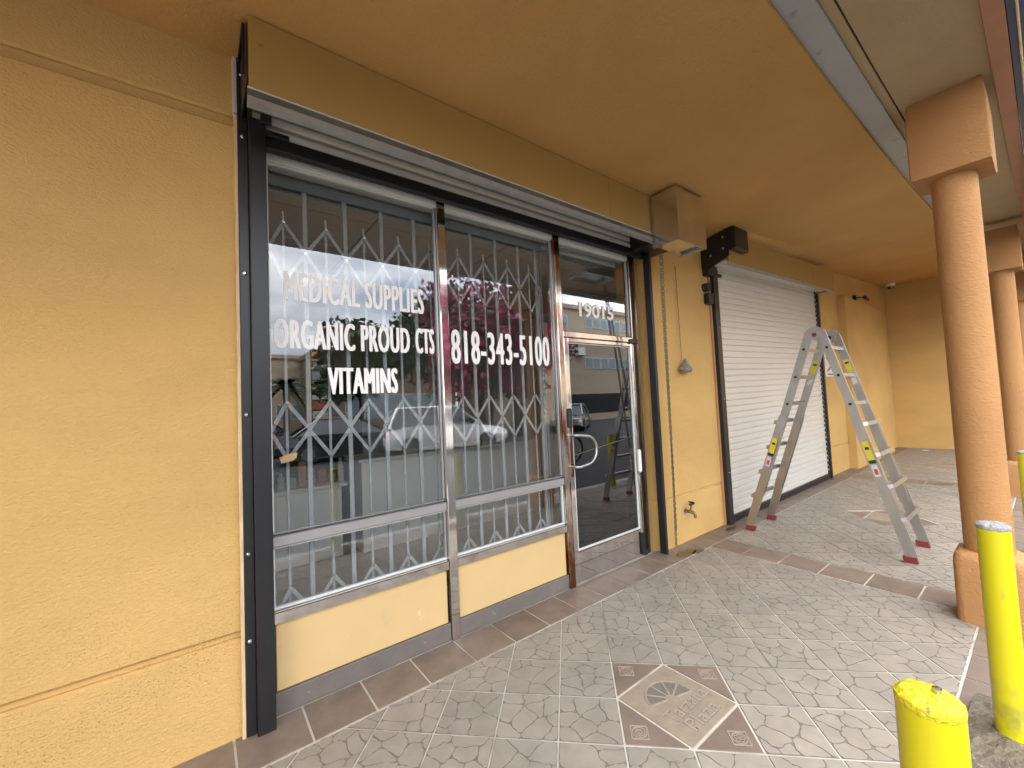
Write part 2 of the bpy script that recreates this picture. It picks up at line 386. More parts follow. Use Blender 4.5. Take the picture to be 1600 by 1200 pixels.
def organic(p, cx, cy):                            # joints wander a little; fades out towards the tile's edge
    out = []
    for i in range(len(p)):
        a, b = p[i], p[(i+1) % len(p)]; ln = math.hypot(b[0]-a[0], b[1]-a[1]); m = 1 if ln < .02 else 2 if ln < .045 else 3
        for k in range(m):
            t = k/m; x, y = a[0]+(b[0]-a[0])*t, a[1]+(b[1]-a[1])*t
            e = max(0, min(1, (h-abs(x-cx)-abs(y-cy))/.03)); w_ = .0045*e
            out.append((x+w_*(math.sin(71*x+53*y)+.7*math.sin(163*y-40*x+1.3)), y+w_*(math.sin(67*y-59*x+2)+.7*math.sin(149*x+31*y))))
    return out
def slab(mb, poly, z0, z1, bev, mi=0, mj=0, tilt=0):
    if bev > .0021 and len(poly) <= 5: top = inset(poly, bev)
    else:
        gx = sum(p[0] for p in poly)/len(poly); gy = sum(p[1] for p in poly)/len(poly); top = []
        for p in poly:
            d = math.hypot(p[0]-gx, p[1]-gy) or 1; k = max(.3, 1-bev*1.2/d); top.append((gx+(p[0]-gx)*k, gy+(p[1]-gy)*k))
    if len(top) < 3: return
    cx = sum(p[0] for p in top)/len(top); cy = sum(p[1] for p in top)/len(top)
    tx, ty = random.uniform(-tilt, tilt), random.uniform(-tilt, tilt)
    Z = lambda p: z1+(p[0]-cx)*tx+(p[1]-cy)*ty
    mb.face([(p[0], p[1], Z(p)) for p in top], mi)
    # bevel ring: outer points pushed out from the top ones
    out = []
    for p in top:
        d = math.hypot(p[0]-cx, p[1]-cy) or 1; k = 1+bev*1.25/d
        out.append((cx+(p[0]-cx)*k, cy+(p[1]-cy)*k))
    n = len(top)
    for i in range(n):
        j = (i+1) % n
        mb.face([(top[i][0], top[i][1], Z(top[i])), (top[j][0], top[j][1], Z(top[j])), (*out[j], z0), (*out[i], z0)], mj)
def cut(poly, cx):                                 # the free outline of a diagonal tile
    p = clip(poly, 0, 1, YB0-.004); p = clip(p, 0, -1, -(YB1+.004)) if len(p) > 2 else p
    if len(p) < 3: return []
    for a, b in COURSES:
        m_ = sum(q[0] for q in p)/len(p)
        p = clip(p, 1, 0, a-.005) if cx < (a+b)/2 else clip(p, -1, 0, -(b+.005))
        if len(p) < 3: return []
    return p
h = T/math.sqrt(2)
tiles = []
for i in range(-60, 60):
    for j in range(-60, 60):
        cx = MED[0]+(i+j+1)*h; cy = MED[1]+(i-j)*h
        if not (-1.6 < cx < 13.7 and -2.4 < cy < -.1): continue
        if any(abs(cx-mx_)+abs(cy-my_) < .40 for mx_, my_ in MEDS[:1]): continue
        sq = [(cx-h, cy), (cx, cy-h), (cx+h, cy), (cx, cy+h)]
        spans = [cx]
        for a, b in COURSES:
            if a-h < cx < b+h: spans = [a-.3, b+.3]; break
        for sx in spans:
            p = cut(sq, sx)
            if len(p) > 2: p = inset(p, .0036)
            if len(p) > 2 and abs(area(p)) > .0003:
                far = False
                for mx_, my_ in MEDS[1:]:
                    if abs(cx-mx_)+abs(cy-my_) < .40: far = True
                if not far: tiles.append((cx, cy, p))
def in_view_key(t): return (t[0]+.286)**2+(t[1]+2.474)**2
tiles.sort(key=in_view_key)
def tile_mesh(mb, cx, cy, outline):
    mb.face([(p[0], p[1], -.0031) for p in outline], 1)
    n = random.choice((8, 9, 10, 11)); seeds = []
    tries = 0
    while len(seeds) < n and tries < 400:
        tries += 1
        u, v = random.uniform(-h, h), random.uniform(-h, h)
        if abs(u)+abs(v) < h*.97 and all((u-a)**2+(v-b)**2 > (.038+.05*random.random())**2 for a, b in seeds): seeds.append((u, v))
    pts = [(cx+u, cy+v) for u, v in seeds]
    for k, s_ in enumerate(pts):
        p = outline
        for q, o in enumerate(pts):
            if q == k: continue
            nx, ny = o[0]-s_[0], o[1]-s_[1]; d = (o[0]**2+o[1]**2-s_[0]**2-s_[1]**2)/2
            p = clip(p, nx, ny, d)
            if len(p) < 3: break
        if len(p) < 3: continue
        p = inset(p, .0021)
        if len(p) > 2 and abs(area(p)) > 4e-5:
            q = organic(rounded(p), cx, cy); z = random.uniform(-.0003, .0004); n_ = len(q)
            mb.face([(*u, z) for u in q], 0)
            for i in range(n_): mb.face([(*q[i], z), (*q[(i+1) % n_], z), (*q[(i+1) % n_], -.003), (*q[i], -.003)], 2)
M['joint_side'] = mat('stamped_stone_edge', (.235, .206, .167), .7, var=.2, vscale=20)
t = M['yellow'].node_tree; p_ = t.nodes['Principled BSDF']; src = p_.inputs['Base Color'].links[0].from_socket
tcn = N(t, 'ShaderNodeTexCoord'); sx = N(t, 'ShaderNodeSeparateXYZ'); t.links.new(tcn.outputs['Object'], sx.inputs[0])
mr = N(t, 'ShaderNodeMapRange'); mr.inputs['From Min'].default_value = .30; mr.inputs['From Max'].default_value = .0; t.links.new(sx.outputs['Z'], mr.inputs['Value'])
n1 = N(t, 'ShaderNodeTexNoise'); n1.inputs['Scale'].default_value = 14; n1.inputs['Detail'].default_value = 6; t.links.new(tcn.outputs['Object'], n1.inputs['Vector'])
r1 = N(t, 'ShaderNodeMapRange'); r1.inputs['From Min'].default_value = .40; r1.inputs['From Max'].default_value = .66; t.links.new(n1.outputs['Fac'], r1.inputs['Value'])
m1 = N(t, 'ShaderNodeMath', operation='MULTIPLY'); t.links.new(mr.outputs[0], m1.inputs[0]); t.links.new(r1.outputs[0], m1.inputs[1])
mxx = N(t, 'ShaderNodeMix', data_type='RGBA'); t.links.new(m1.outputs[0], mxx.inputs['Factor']); t.links.new(src, mxx.inputs['A']); mxx.inputs['B'].default_value = (.16, .14, .05, 1)
t.links.new(mxx.outputs['Result'], p_.inputs['Base Color'])
TM = [M['stone'], M['joint'], M['joint_side']]
rest = MB()
for k, (cx, cy, p) in enumerate(tiles):
    if k < 300:
        b = MB(); tile_mesh(b, cx, cy, p); part('paving_tile', b, TM, walk)
    else: tile_mesh(rest, cx, cy, p)
if rest.f: part('paving_tile', rest, TM, walk, kind='stuff')
def rect_tile(x0, x1, y0, y1, m_):
    b = MB(); g = .004; z = random.uniform(0, .0012)
    slab(b, [(x0+g, y0+g), (x1-g, y0+g), (x1-g, y1-g), (x0+g, y1-g)], -.006, z, .0025, 0, 0, .003)
    return part('border_tile', b, m_, walk)
x = .132-.295*6
while x < 13.4:
    rect_tile(x, x+.295, YB0, -.02, M['brown'])
    rect_tile(x+.06, x+.06+.295, YB1-.30, YB1, M['brown']); x += .295
for a, b in COURSES:
    y = YB0-.002
    while y > YB1+.05:
        y0 = max(y-.298, YB1+.002); rect_tile(a, b, y0, y, M['brown']); y -= .298
def text_mesh(txt, size, extrude, offset=0, space=1):
    cu = bpy.data.curves.new('t', 'FONT'); cu.body = txt; cu.size = size; cu.extrude = extrude; cu.offset = offset; cu.space_character = space; cu.resolution_u = 3
    o = bpy.data.objects.new('t', cu); C.objects.link(o)
    dg = bpy.context.evaluated_depsgraph_get(); me = bpy.data.meshes.new_from_object(o.evaluated_get(dg))
    bpy.data.objects.remove(o); bpy.data.curves.remove(cu)
    return me
def fit(me, x0, x1, y0, y1):
    xs = [v.co.x for v in me.vertices]; ys = [v.co.y for v in me.vertices]
    a, b, c, d = min(xs), max(xs), min(ys), max(ys)
    for v in me.vertices:
        v.co.x = x0+(v.co.x-a)/(b-a)*(x1-x0); v.co.y = y0+(v.co.y-c)/(d-c)*(y1-y0)
    return me
for k, (mx_, my_) in enumerate(MEDS):
    D = T*math.sqrt(2); q = D/2
    c = MB(); slab(c, [(mx_-q+.005, my_-q+.005), (mx_+q-.005, my_-q+.005), (mx_+q-.005, my_+q-.005), (mx_-q+.005, my_+q-.005)], -.006, .0008, .003)
    ct = part('medallion_tile', c, M['sand'], walk)
    for a in range(4):
        an = a*PI/2; R = lambda u, v: (mx_+u*math.cos(an)-v*math.sin(an), my_+u*math.sin(an)+v*math.cos(an))
        tri = inset([R(-q, q), R(q, q), R(0, D)][::1], .005)
        b = MB(); slab(b, tri, -.006, .0006, .0025)
        co = part('corner_tile', b, M['brown'], walk)
        if k == 0:                                # the small square emblem pressed into each corner
            e = MB(); cu_, cv = 0, q+.098
            def ring(pts, w_, z=.0006):
                n = len(pts)
                for i in range(n):
                    p0, p1 = Vector(pts[i]), Vector(pts[(i+1) % n])
                    e.bar((*p0, z), (*p1, z), w_, .004)
            s_ = .052
            ring([R(cu_-s_, cv), R(cu_, cv-s_), R(cu_+s_, cv), R(cu_, cv+s_)], .005)
            ring([R(cu_+.031*math.cos(t*PI/8), cv+.031*math.sin(t*PI/8)) for t in range(16)], .004)
            if a % 2:
                sp = [R(cu_+(.004+.0013*t)*math.cos(t*.7), cv+(.004+.0013*t)*math.sin(t*.7)) for t in range(16)]
                for p0, p1 in zip(sp, sp[1:]): e.bar((*p0, .0006), (*p1, .0006), .005, .004)
            else:
                for t in range(5):
                    aa = t*2*PI/5; ring([R(cu_+.014*math.cos(aa)+.009*math.cos(s2*PI/4), cv+.014*math.sin(aa)+.009*math.sin(s2*PI/4)) for s2 in range(8)], .003)
            part('emblem', e, M['sand_relief'], co)
    if k == 0:
        # half sun above the words, then the words, all pressed into the tile
        f_ = MB(); ex, ey = mx_-.003, my_+.022; r0, r1 = .030, .120
        rot = math.radians(-16)
        for s_ in range(5):
            a0 = rot+PI*(.02+s_*.196); a1 = a0+PI*.165
            arc = [(ex+r1*math.cos(a0+(a1-a0)*t/4), ey+r1*math.sin(a0+(a1-a0)*t/4)) for t in range(5)]
            inn = [(ex+r0*math.cos(a1), ey+r0*math.sin(a1)), (ex+r0*math.cos(a0), ey+r0*math.sin(a0))]
            f_.face([(*p, .0016) for p in arc+inn])
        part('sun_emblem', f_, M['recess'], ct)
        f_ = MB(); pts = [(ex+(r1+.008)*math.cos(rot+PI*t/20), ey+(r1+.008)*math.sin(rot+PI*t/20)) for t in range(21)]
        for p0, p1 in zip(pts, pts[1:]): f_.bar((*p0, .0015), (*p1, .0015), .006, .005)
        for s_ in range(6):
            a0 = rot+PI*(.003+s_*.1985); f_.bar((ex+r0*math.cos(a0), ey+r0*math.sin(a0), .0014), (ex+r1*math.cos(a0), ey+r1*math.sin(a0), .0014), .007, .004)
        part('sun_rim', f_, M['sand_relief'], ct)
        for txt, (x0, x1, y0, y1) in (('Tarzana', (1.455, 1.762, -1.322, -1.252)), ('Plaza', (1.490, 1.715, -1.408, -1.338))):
            for (mm, off, z, dx) in ((M['recess'], .012, .0012, .0016), (M['sand_relief'], 0, .0030, 0)):  # dark copy, shifted aside, paints the shade around the raised letters
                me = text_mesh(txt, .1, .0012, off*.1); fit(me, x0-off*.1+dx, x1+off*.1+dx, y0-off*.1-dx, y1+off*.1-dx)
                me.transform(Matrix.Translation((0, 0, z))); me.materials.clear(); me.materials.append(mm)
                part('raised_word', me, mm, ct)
        part('drill_hole', MB()._lathe(1.505, -1.398, [(.007, .0008), (.007, .0016)], 10, 0), M['opening'], ct)
# soil around the bollards
b = MB(); nx_, ny_ = 70, 9; grid = []
for i in range(nx_+1):
    for j in range(ny_+1):
        xx = .3+i*.05; yy = -2.15-j*.03; bl = max(0, min(1, (math.sin(i*.21)*.2+.72)))
        d = min(math.hypot(xx-2.44, (yy+2.275)*1.3), math.hypot(xx-.88, (yy+2.28)*1.3), math.hypot(xx-3.98, (yy+2.3)*1.3))
        zz = .034-.10*d+random.uniform(-.006, .006); b.v.append((xx+random.uniform(-.012, .012), yy, max(zz, -.02)))
for i in range(nx_):
    for j in range(ny_):
        q = [i*(ny_+1)+j, (i+1)*(ny_+1)+j, (i+1)*(ny_+1)+j+1, i*(ny_+1)+j+1]
        if max(b.v[t][2] for t in q) > -.019: b.f.append(q); b.mi.append(0)
whole('soil', b, M['dirt'], None, kind='stuff')
b = MB()
for (cx, cy, rx, ry) in ((3.45, -.245, .15, .055), (3.56, -.30, .09, .03), (4.47, -.20, .12, .035)):
    out = [(cx+rx*math.cos(t*PI/14)*(1+.25*math.sin(t*2.3+cx)), cy+ry*math.sin(t*PI/14)*(1+.25*math.cos(t*1.7)), .0032) for t in range(28)]
    b.face(out)
whole('damp_patch', b, M['stain'], None, kind='stuff')

# ------------------------------------------------------------------ the building
bld = thing('shop_building', (0, 0, 0), 'yellow ochre stucco shopping arcade building with covered walkway', 'building')
YL, YM = -.05, -.08
GR = .012
# left wall in three panels with sunk reveals between them
b = MB()
for z0, z1 in ((-.02, .455), (.482, 2.985), (3.035, 3.5)): b.cbox(-18, -.115, YL, .3, z0, z1, .010)  # unseen far-left run, lengthened to cut side light
b.box(-18, -.118, YL+.024, .28, -.02, 3.49)
def slope_groove(b, x): pass
M['stucco_left'] = M['stucco'].copy(); M['stucco_left'].name = 'yellow_stucco_specked'
t = M['stucco_left'].node_tree; p_ = t.nodes['Principled BSDF']; src = p_.inputs['Base Color'].links[0].from_socket
tcn = N(t, 'ShaderNodeTexCoord'); sx = N(t, 'ShaderNodeSeparateXYZ'); t.links.new(tcn.outputs['Object'], sx.inputs[0])
mr = N(t, 'ShaderNodeMapRange'); mr.inputs['From Min'].default_value = .95; mr.inputs['From Max'].default_value = .45; t.links.new(sx.outputs['Z'], mr.inputs['Value'])
n1 = N(t, 'ShaderNodeTexNoise'); n1.inputs['Scale'].default_value = 120; n1.inputs['Detail'].default_value = 3; t.links.new(tcn.outputs['Object'], n1.inputs['Vector'])
n2 = N(t, 'ShaderNodeTexNoise'); n2.inputs['Scale'].default_value = 3.2; t.links.new(tcn.outputs['Object'], n2.inputs['Vector'])
r1 = N(t, 'ShaderNodeMapRange'); r1.inputs['From Min'].default_value = .58; r1.inputs['From Max'].default_value = .64; t.links.new(n1.outputs['Fac'], r1.inputs['Value'])
r2 = N(t, 'ShaderNodeMapRange'); r2.inputs['From Min'].default_value = .42; r2.inputs['From Max'].default_value = .62; t.links.new(n2.outputs['Fac'], r2.inputs['Value'])
m1 = N(t, 'ShaderNodeMath', operation='MULTIPLY'); m2 = N(t, 'ShaderNodeMath', operation='MULTIPLY'); m3 = N(t, 'ShaderNodeMath', operation='MULTIPLY'); m3.inputs[1].default_value = .75
t.links.new(mr.outputs[0], m1.inputs[0]); t.links.new(r1.outputs[0], m1.inputs[1]); t.links.new(m1.outputs[0], m2.inputs[0]); t.links.new(r2.outputs[0], m2.inputs[1]); t.links.new(m2.outputs[0], m3.inputs[0])
mxx = N(t, 'ShaderNodeMix', data_type='RGBA'); t.links.new(m3.outputs[0], mxx.inputs['Factor']); t.links.new(src, mxx.inputs['A']); mxx.inputs['B'].default_value = (.25, .15, .055, 1)
t.links.new(mxx.outputs['Result'], p_.inputs['Base Color'])
part('wall', b, M['stucco_left'], bld, 'ochre stucco wall with specks of dirt above the low groove')
def upper_wall(x0, x1, y, low=.48):
    b = MB()
    b.cbox(x0, x1, y, .3, -.02, low-.010, .006); b.cbox(x0, x1, y, .3, low+.010, 4.6, .006); b.box(x0+.004, x1-.004, y+.014, .28, -.02, 4.5)
    return b
part('wall', upper_wall(3.31, 4.60, YM), M['stucco'], bld)
part('wall', upper_wall(8.22, 13.46, YM), M['stucco'], bld)
part('wall', MB().cbox(-.115, 3.31, -.045, .3, 2.965, 4.6, .004).cbox(4.60, 8.22, YM+.012, .3, 3.16, 4.6, .004), M['stucco'], bld)
part('pilaster', MB().cbox(9.50, 12.45, YM-.13, YM+.01, -.02, 3.27, .012), M['stucco'], bld)
part('end_wall', MB().box(13.45, 13.8, -7.4, .3, -.4, 4.8), M['stucco'], bld)  # stretch beyond the columns is added to darken the far end
def sheet(y0, y1, dz, th, xs=(-17.9, 0, 2.9, 4.7, 6.4, 8.2, 10, 11.8, 13.449)):
    b = MB()
    for x0, x1 in zip(xs, xs[1:]):
        a, c = zc(x0)+dz, zc(x1)+dz
        b.hexa([(x0,y0,a),(x1,y0,c),(x1,y1,c),(x0,y1,a),(x0,y0,a+th),(x1,y0,c+th),(x1,y1,c+th),(x0,y1,a+th)])
    import bmesh
    return b
part('ceiling', sheet(-1.785, -.046, 0, .15), M['stucco_smooth'], bld)  # reaches unseen to the left, extended to keep light out of that end
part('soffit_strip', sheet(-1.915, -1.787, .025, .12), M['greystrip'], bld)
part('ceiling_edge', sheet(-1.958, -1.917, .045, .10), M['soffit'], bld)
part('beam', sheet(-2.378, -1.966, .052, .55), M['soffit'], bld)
part('beam_trim', sheet(-2.455, -2.380, .035, .45), M['terra_trim'], bld)
b = MB(); b.box(-17.9, 13.45, -2.66, -2.462, 3.41, 3.9)
part('awning_band', b, M['navy'], bld)
part('glint_tube', MB().tube([(-8, -2.492, 3.392), (13, -2.492, 3.392)], .008, 10), M['galv'], bld, smooth=True)  # added rod standing in for a white glint
part('roof', MB().box(-18, 30, -2.64, 9, 4.85, 5.1).box(-18, 13.4, -2.46, -2.2, 3.95, 4.85), M['roof'], bld)
# interior of the shop
part('interior_wall', MB().box(-1.6, 4.55, 5.6, 5.8, -.02, 3.2).box(-1.75, -1.6, .3, 5.8, -.02, 3.2).box(4.45, 4.6, .32, 5.6, -.02, 3.2), M['in_wall'], bld)
part('interior_floor', MB().box(-1.6, 4.45, .06, 5.6, -.2, -.001), M['in_floor'], bld)
ceil = part('interior_ceiling', MB().box(-1.6, 4.45, .08, 5.6, 3.0, 3.1), M['in_grid'], bld)
for i in range(5):
    for j in range(9):
        x0, y0 = -1.55+i*1.2, .12+j*.61
        part('ceiling_panel', MB().cbox(x0, x0+1.185, y0, y0+.595, 2.990, 2.998, .002), M['in_ceil'], ceil)

# ------------------------------------------------------------------ shopfront
sf = thing('shopfront', (1.6, 0, 0), 'chrome framed shopfront with two lettered windows and a glass door', 'shopfront')
b = MB(); b.cbox(.008, 3.10, -.012, .05, 2.875, 2.962, .003)
part('head_frame', b, M['bead'], sf)
b = MB(); b.cbox(1.012, 1.072, -.032, .05, -.002, 2.93, .004)
part('mullion', b, M['chrome'], sf, smooth=True)
part('door_jamb', MB().cbox(2.09, 2.152, -.032, .05, -.002, 2.93, .004), M['chrome_rust'], sf, 'scuffed chrome door post with brown stains', smooth=True)
part('door_jamb', MB().cbox(3.105, 3.155, -.02, .05, 0, 2.93, .004).cbox(3.158, 3.222, -.006, .05, 0, 2.95, .004), M['jamb'], sf, smooth=True)
part('transom_bar', MB().cbox(2.155, 3.103, -.026, .04, 2.052, 2.102, .004), M['chrome'], sf, smooth=True)
part('side_post', MB().box(-.004, .008, -.03, .05, 0, 2.96), M['frame'], sf)
def pane(x0, x1, z0, z1, y=.012, m_='glass', bead=.013, par=None, white='lb'):
    g = part('window_pane', MB().box(x0+.004, x1-.004, y, y+.006, z0+.004, z1-.004), M[m_], par or sf)
    for side, (a, b_, c, d) in (('b', (x0, x1, z0, z0+(bead if 'b' in white else .005))), ('t', (x0, x1, z1-bead*.6, z1)), ('l', (x0, x0+bead, z0+bead, z1-bead*.6)), ('r', (x1-bead, x1, z0+bead, z1-bead*.6))):
        part('glazing_bead', MB().cbox(a, b_, y-.012, y+.014, c, d, .002), M['bead' if side in white or side == 't' else 'frame'], g)
    return g
W1 = (.010, 1.010); W2 = (1.074, 2.088)
g1 = pane(*W1, .893, 2.874, white='l'); g1b = pane(*W1, .512, .828)
g2 = pane(*W2, .893, 2.874, white=''); g2b = pane(*W2, .512, .828, white='br')
gt = pane(2.154, 3.103, 2.104, 2.874, m_='glass', white='')
part('head_liner', MB().cbox(.01, 3.10, .028, .082, 2.866, 2.8745, .002).cbox(.01, 3.10, .13, .15, 2.84, 2.985, .002), M['bead'], sf)
for (x0, x1) in (W1, W2):
    part('sill', MB().cbox(x0, x1, -.028, .045, .452, .51, .004), M['chrome'], sf, smooth=True)
    part('window_rail', MB().cbox(x0, x1, -.022, .04, .834, .886, .004), M['frame'], sf)
    part('bulkhead_panel', MB().cbox(x0+.012, x1-.012, -.004, .03, .112, .450, .003), M['panel'], sf)
    part('base_rail', MB().cbox(x0, x1, -.018, .04, .0, .110, .003), M['base'], sf)
# door: stiles and rails, glass, handle, lock
dx0, dx1 = 2.158, 3.100
dr = MB()
dr.cbox(dx0, dx0+.05, -.022, .03, .02, 2.048, .004); dr.cbox(dx1-.035, dx1, -.022, .03, .02, 2.048, .004)
dr.cbox(dx0+.05, dx1-.035, -.020, .028, .02, .262, .004); dr.cbox(dx0+.05, dx1-.035, -.020, .028, 2.012, 2.048, .004)
door = part('door', dr, M['chrome'], sf, smooth=True)
gd = pane(dx0+.052, dx1-.037, .264, 2.010, y=.0, m_='glass_door', par=door, bead=.014, white='lbtr')
hx, hy = dx0+.028, -.022
hp = [(hx, hy, 1.225), (hx, hy-.05, 1.225), (hx+.03, hy-.062, 1.225), (hx+.10, hy-.064, 1.215)]
hp += [(hx+.10+.135*math.sin(a), hy-.064, 1.095+.12*math.cos(a)) for a in [PI*k/14 for k in range(1, 14)]]
hp += [(hx+.10, hy-.064, .975), (hx+.03, hy-.062, .965), (hx, hy-.05, .965), (hx, hy, .965)]
part('handle', MB().tube(hp, .0125, 12), M['alu'], door, smooth=True)
part('lock', MB().cbox(dx0-.012, dx0+.030, -.052, -.021, 1.29, 1.45, .008), M['black'], door)
part('push_plate', MB().cbox(dx0+.008, dx0+.046, -.0245, -.021, .88, 1.31, .002), M['chrome_rust'], door, smooth=True)
part('latch_cover', MB().cbox(dx1-.048, dx1-.012, -.062, -.022, .80, 1.02, .014), M['white'], door, smooth=True)
part('pivot', MB().cbox(dx1-.055, dx1-.004, -.042, -.019, .03, .235, .004), M['black'], door)
part('closer_plate', MB().cbox(dx1-.05, dx1+.05, -.048, -.021, 2.04, 2.085, .004), M['black'], door)
part('safety_cord', MB().tube([(dx0+.06, -.012, 1.055), (dx1-.05, -.012, 1.15)], .003, 6), M['alu'], door)
# lettering ---------------------------------------------------------
def lettering(txt, x0, x1, z0, z1, y, bold, parent, m_='letter'):
    me = text_mesh(txt, .2, 0, 0, 1.13); fit(me, x0+bold, x1-bold, z0, z1); b = MB()
    for k, dx in enumerate((0, -bold, bold, -bold*.5, bold*.5)):
        o = len(b.v); b.v += [(v.co.x+dx, y-.00012*k, v.co.y) for v in me.vertices]
        for p in me.polygons: b.f.append([o+i for i in p.vertices]); b.mi.append(0)
    return part('lettering', b, M[m_], parent)
YT = .0105
lettering('MEDICAL SUPPLIES', .090, .912, 2.130, 2.293, YT, .0056, g1)
lettering('ORGANIC PROUD', .037, .805, 1.866, 2.028, YT, .0056, g1)
lettering('CTS', .842, .978, 1.868, 2.034, YT, .0056, g1)
lettering('VITAMINS', .302, .716, 1.612, 1.768, YT, .0062, g1)
lettering('818-343-5100', 1.103, 2.02, 1.806, 2.045, YT, .0066, g2)
for off, yy, mm in ((.060, .0110, 'letter_edge'), (.028, .0100, 'letter')):
    me = text_mesh('19015', .17, .0002, off*.17); e = off*.12
    fit(me, 2.402-e, 2.868+e, 2.256-e, 2.378+e)
    me.transform(Matrix(((1,0,0,-1.6),(0,0,-1,yy),(0,1,0,0),(0,0,0,1)))); me.materials.clear(); me.materials.append(M[mm])
    part('house_number', me, M[mm], gt)

# ------------------------------------------------------------------ folding security gate behind the glass
sg = thing('security_gate', (1.0, .1, 0), 'grey folding scissor gate of upright bars and diamonds behind the shop windows', 'security gate')
def ybar(name, x, wd, z0, z1, y=.092, d=.016):
    return part(name, MB().cbox(x-wd/2, x+wd/2, y, y+d, z0, z1, .002), M['gate'], sg)
part('head_rail', MB().cbox(.03, 2.06, .085, .125, 2.795, 2.858, .004), M['rail'], sg)
part('bottom_track', MB().cbox(.03, 2.06, .085, .125, .30, .34, .004), M['gate'], sg)
ZA = [(2.592, 2.43, 2.262), (1.575, 1.418, 1.262), (.575, .415, .30)]
P_ = .2255; riv = MB()
thick = [.218+P_*k for k in range(-1, 9)]; thin = [.106+P_*k for k in range(0, 9)]
for x in thick:
    if x > .02: ybar('upright_bar', x, .025, .33, 2.80)
for x in (1.985, 2.03): ybar('upright_bar', x, .028, .33, 2.80)
for x in thin:
    if x > 1.95: continue
    ybar('thin_bar', x, .015, .33, 2.66, .096, .008)
    for top, mid, low in ZA:
        xl, xr = x-P_/2+.002, x+P_/2-.002
        xs = [xl, xr]
        for xe in xs:
            if xe < .02: xe2 = .03
            else: xe2 = xe
            sgn = 1 if xe > x else -1
            part('brace', MB().bar((x, .088-.002*sgn, top), (xe2, .088-.002*sgn, mid+.006), .0195, .0035, (0,1,0)), M['gate'], sg)
            if low > .31: part('brace', MB().bar((x, .088+.002*sgn, low), (xe2, .088+.002*sgn, mid-.006), .0195, .0035, (0,1,0)), M['gate'], sg)
        for (px, pz) in ((x, top), (x, low), (xr, mid)):
            riv.tube([(px, .078, pz), (px, .094, pz)], .0085, 8)
part('rivets', riv, M['galv'], sg, kind='stuff')

# ------------------------------------------------------------------ shop counters and stock inside
ct = thing('counter', (2.5, 2.3, 0), 'long off-white reception counter inside the shop behind the right window', 'counter')
part('counter_front', MB().cbox(1.10, 4.2, 2.05, 2.5, 0, .95, .006), M['counter'], ct)
part('counter_top', MB().cbox(1.06, 4.2, 2.0, 2.56, .953, .99, .006), M['counter'], ct)
ct2 = thing('counter', (-.1, 2.4, 0), 'low off-white counter inside at the left, with goods on it', 'counter')
part('counter_front', MB().cbox(-1.2, .92, 2.15, 2.6, 0, .72, .006), M['counter'], ct2)
part('counter_top', MB().cbox(-1.25, .97, 2.1, 2.66, .723, .76, .006), M['counter'], ct2)
sh = thing('shelf_unit', (.2, 4.9, 0), 'dark shelf unit against the back wall of the shop', 'shelf')
part('back_panel', MB().box(-1.2, 2.2, 5.52, 5.57, 0, 2.3), M['in_dark'], sh)
for z in (.5, 1.0, 1.45, 1.9): part('shelf_board', MB().cbox(-1.2, 2.2, 5.15, 5.52, z, z+.03, .003), M['in_dark'], sh)
cols = [(.5,.35,.06), (.45,.1,.07), (.1,.2,.4), (.5,.48,.42), (.25,.4,.2), (.5,.2,.1)]
gm = [mat('carton_colour', c, .5, var=.2, vscale=20) for c in cols]
names = ['yellow', 'red', 'blue', 'pale', 'green', 'orange']
for i in range(10):
    k = i % 6; x = .05+i*.095; hgt = .10+.05*((i*7) % 4)
    b = MB()
    if i % 3: b.cbox(x, x+.07, 2.22, 2.29, .761, .761+hgt, .004)
    else: b._lathe(x+.035, 2.26, [(.032, .761), (.032, .761+hgt*.7), (.014, .761+hgt*.85), (.014, .761+hgt)], 14, 0)
    whole('product_package', b, gm[k], names[k]+(' carton' if i % 3 else ' bottle')+' on the low shop counter, '+['first', 'second', 'third', 'fourth', 'fifth', 'sixth', 'seventh', 'eighth', 'ninth', 'tenth'][i]+' from the left', 'package', 'goods on the low counter')
whole('wooden_board', MB().cbox(2.66, 2.84, .9, .93, .0, 2.4, .004), M['wood_dark'], 'brown wooden board standing upright inside, just left of the glass door', 'board')
b = MB(); b.prism([(.055, 1.285), (.10, 1.30), (.142, 1.302), (.136, 1.275), (.118, 1.262), (.065, 1.252)], 'xz', .0180, .0195)
whole('paper_scrap', b, M['tape'], 'torn tan scrap of tape stuck to the left window glass', 'tape')

# ------------------------------------------------------------------ roller shutters
def slat_mb(x0, x1, za, zb, k0, k1, y, rib=1):       # one curved slat: za/zb at left end, scaled at right
    b = MB(); n = 5; hgt = zb-za-.004
    prof = [(y+.004, 0), (y+.003, .045), (y-.006, .07), (y-.0085, .28), (y-.009, .6), (y-.0075, .93), (y-.003, .97), (y+.004, 1)]
    prof = [(y+(p_-y)*rib, u_) for p_, u_ in prof]
    for i in range(len(prof)-1):
        (ya, ua), (yb_, ub) = prof[i], prof[i+1]
        z = lambda u: za+u*hgt
        b.face([(x0, ya, z(ua)*k0), (x1, ya, z(ua)*k1), (x1, yb_, z(ub)*k1), (x0, yb_, z(ub)*k0)])
    b.face([(x0, y+.0045, za*k0), (x1, y+.0045, za*k1), (x1, y+.0045, (zb)*k1), (x0, y+.0045, (zb)*k0)])
    return b
def bolt(par, x, y, z, r=.011):
    part('bolt', MB().tube([(x, y+.001, z), (x, y-.004, z), (x, y-.009, z)], [r, r*.95, r*.45], 10), M['galv'], par, smooth=True)
s1 = thing('roller_shutter', (0, -.08, 0), 'raised roller shutter with tan hood over the lettered shopfront', 'roller shutter')
wa = part('wall_angle', MB().cbox(-.115, -.073, -.082, YL-.0005, .003, 3.335, .002), M['black'], s1)
for z in (3.24, 2.92, 2.22, 1.52, .85, .44): bolt(wa, -.095, -.083, z)
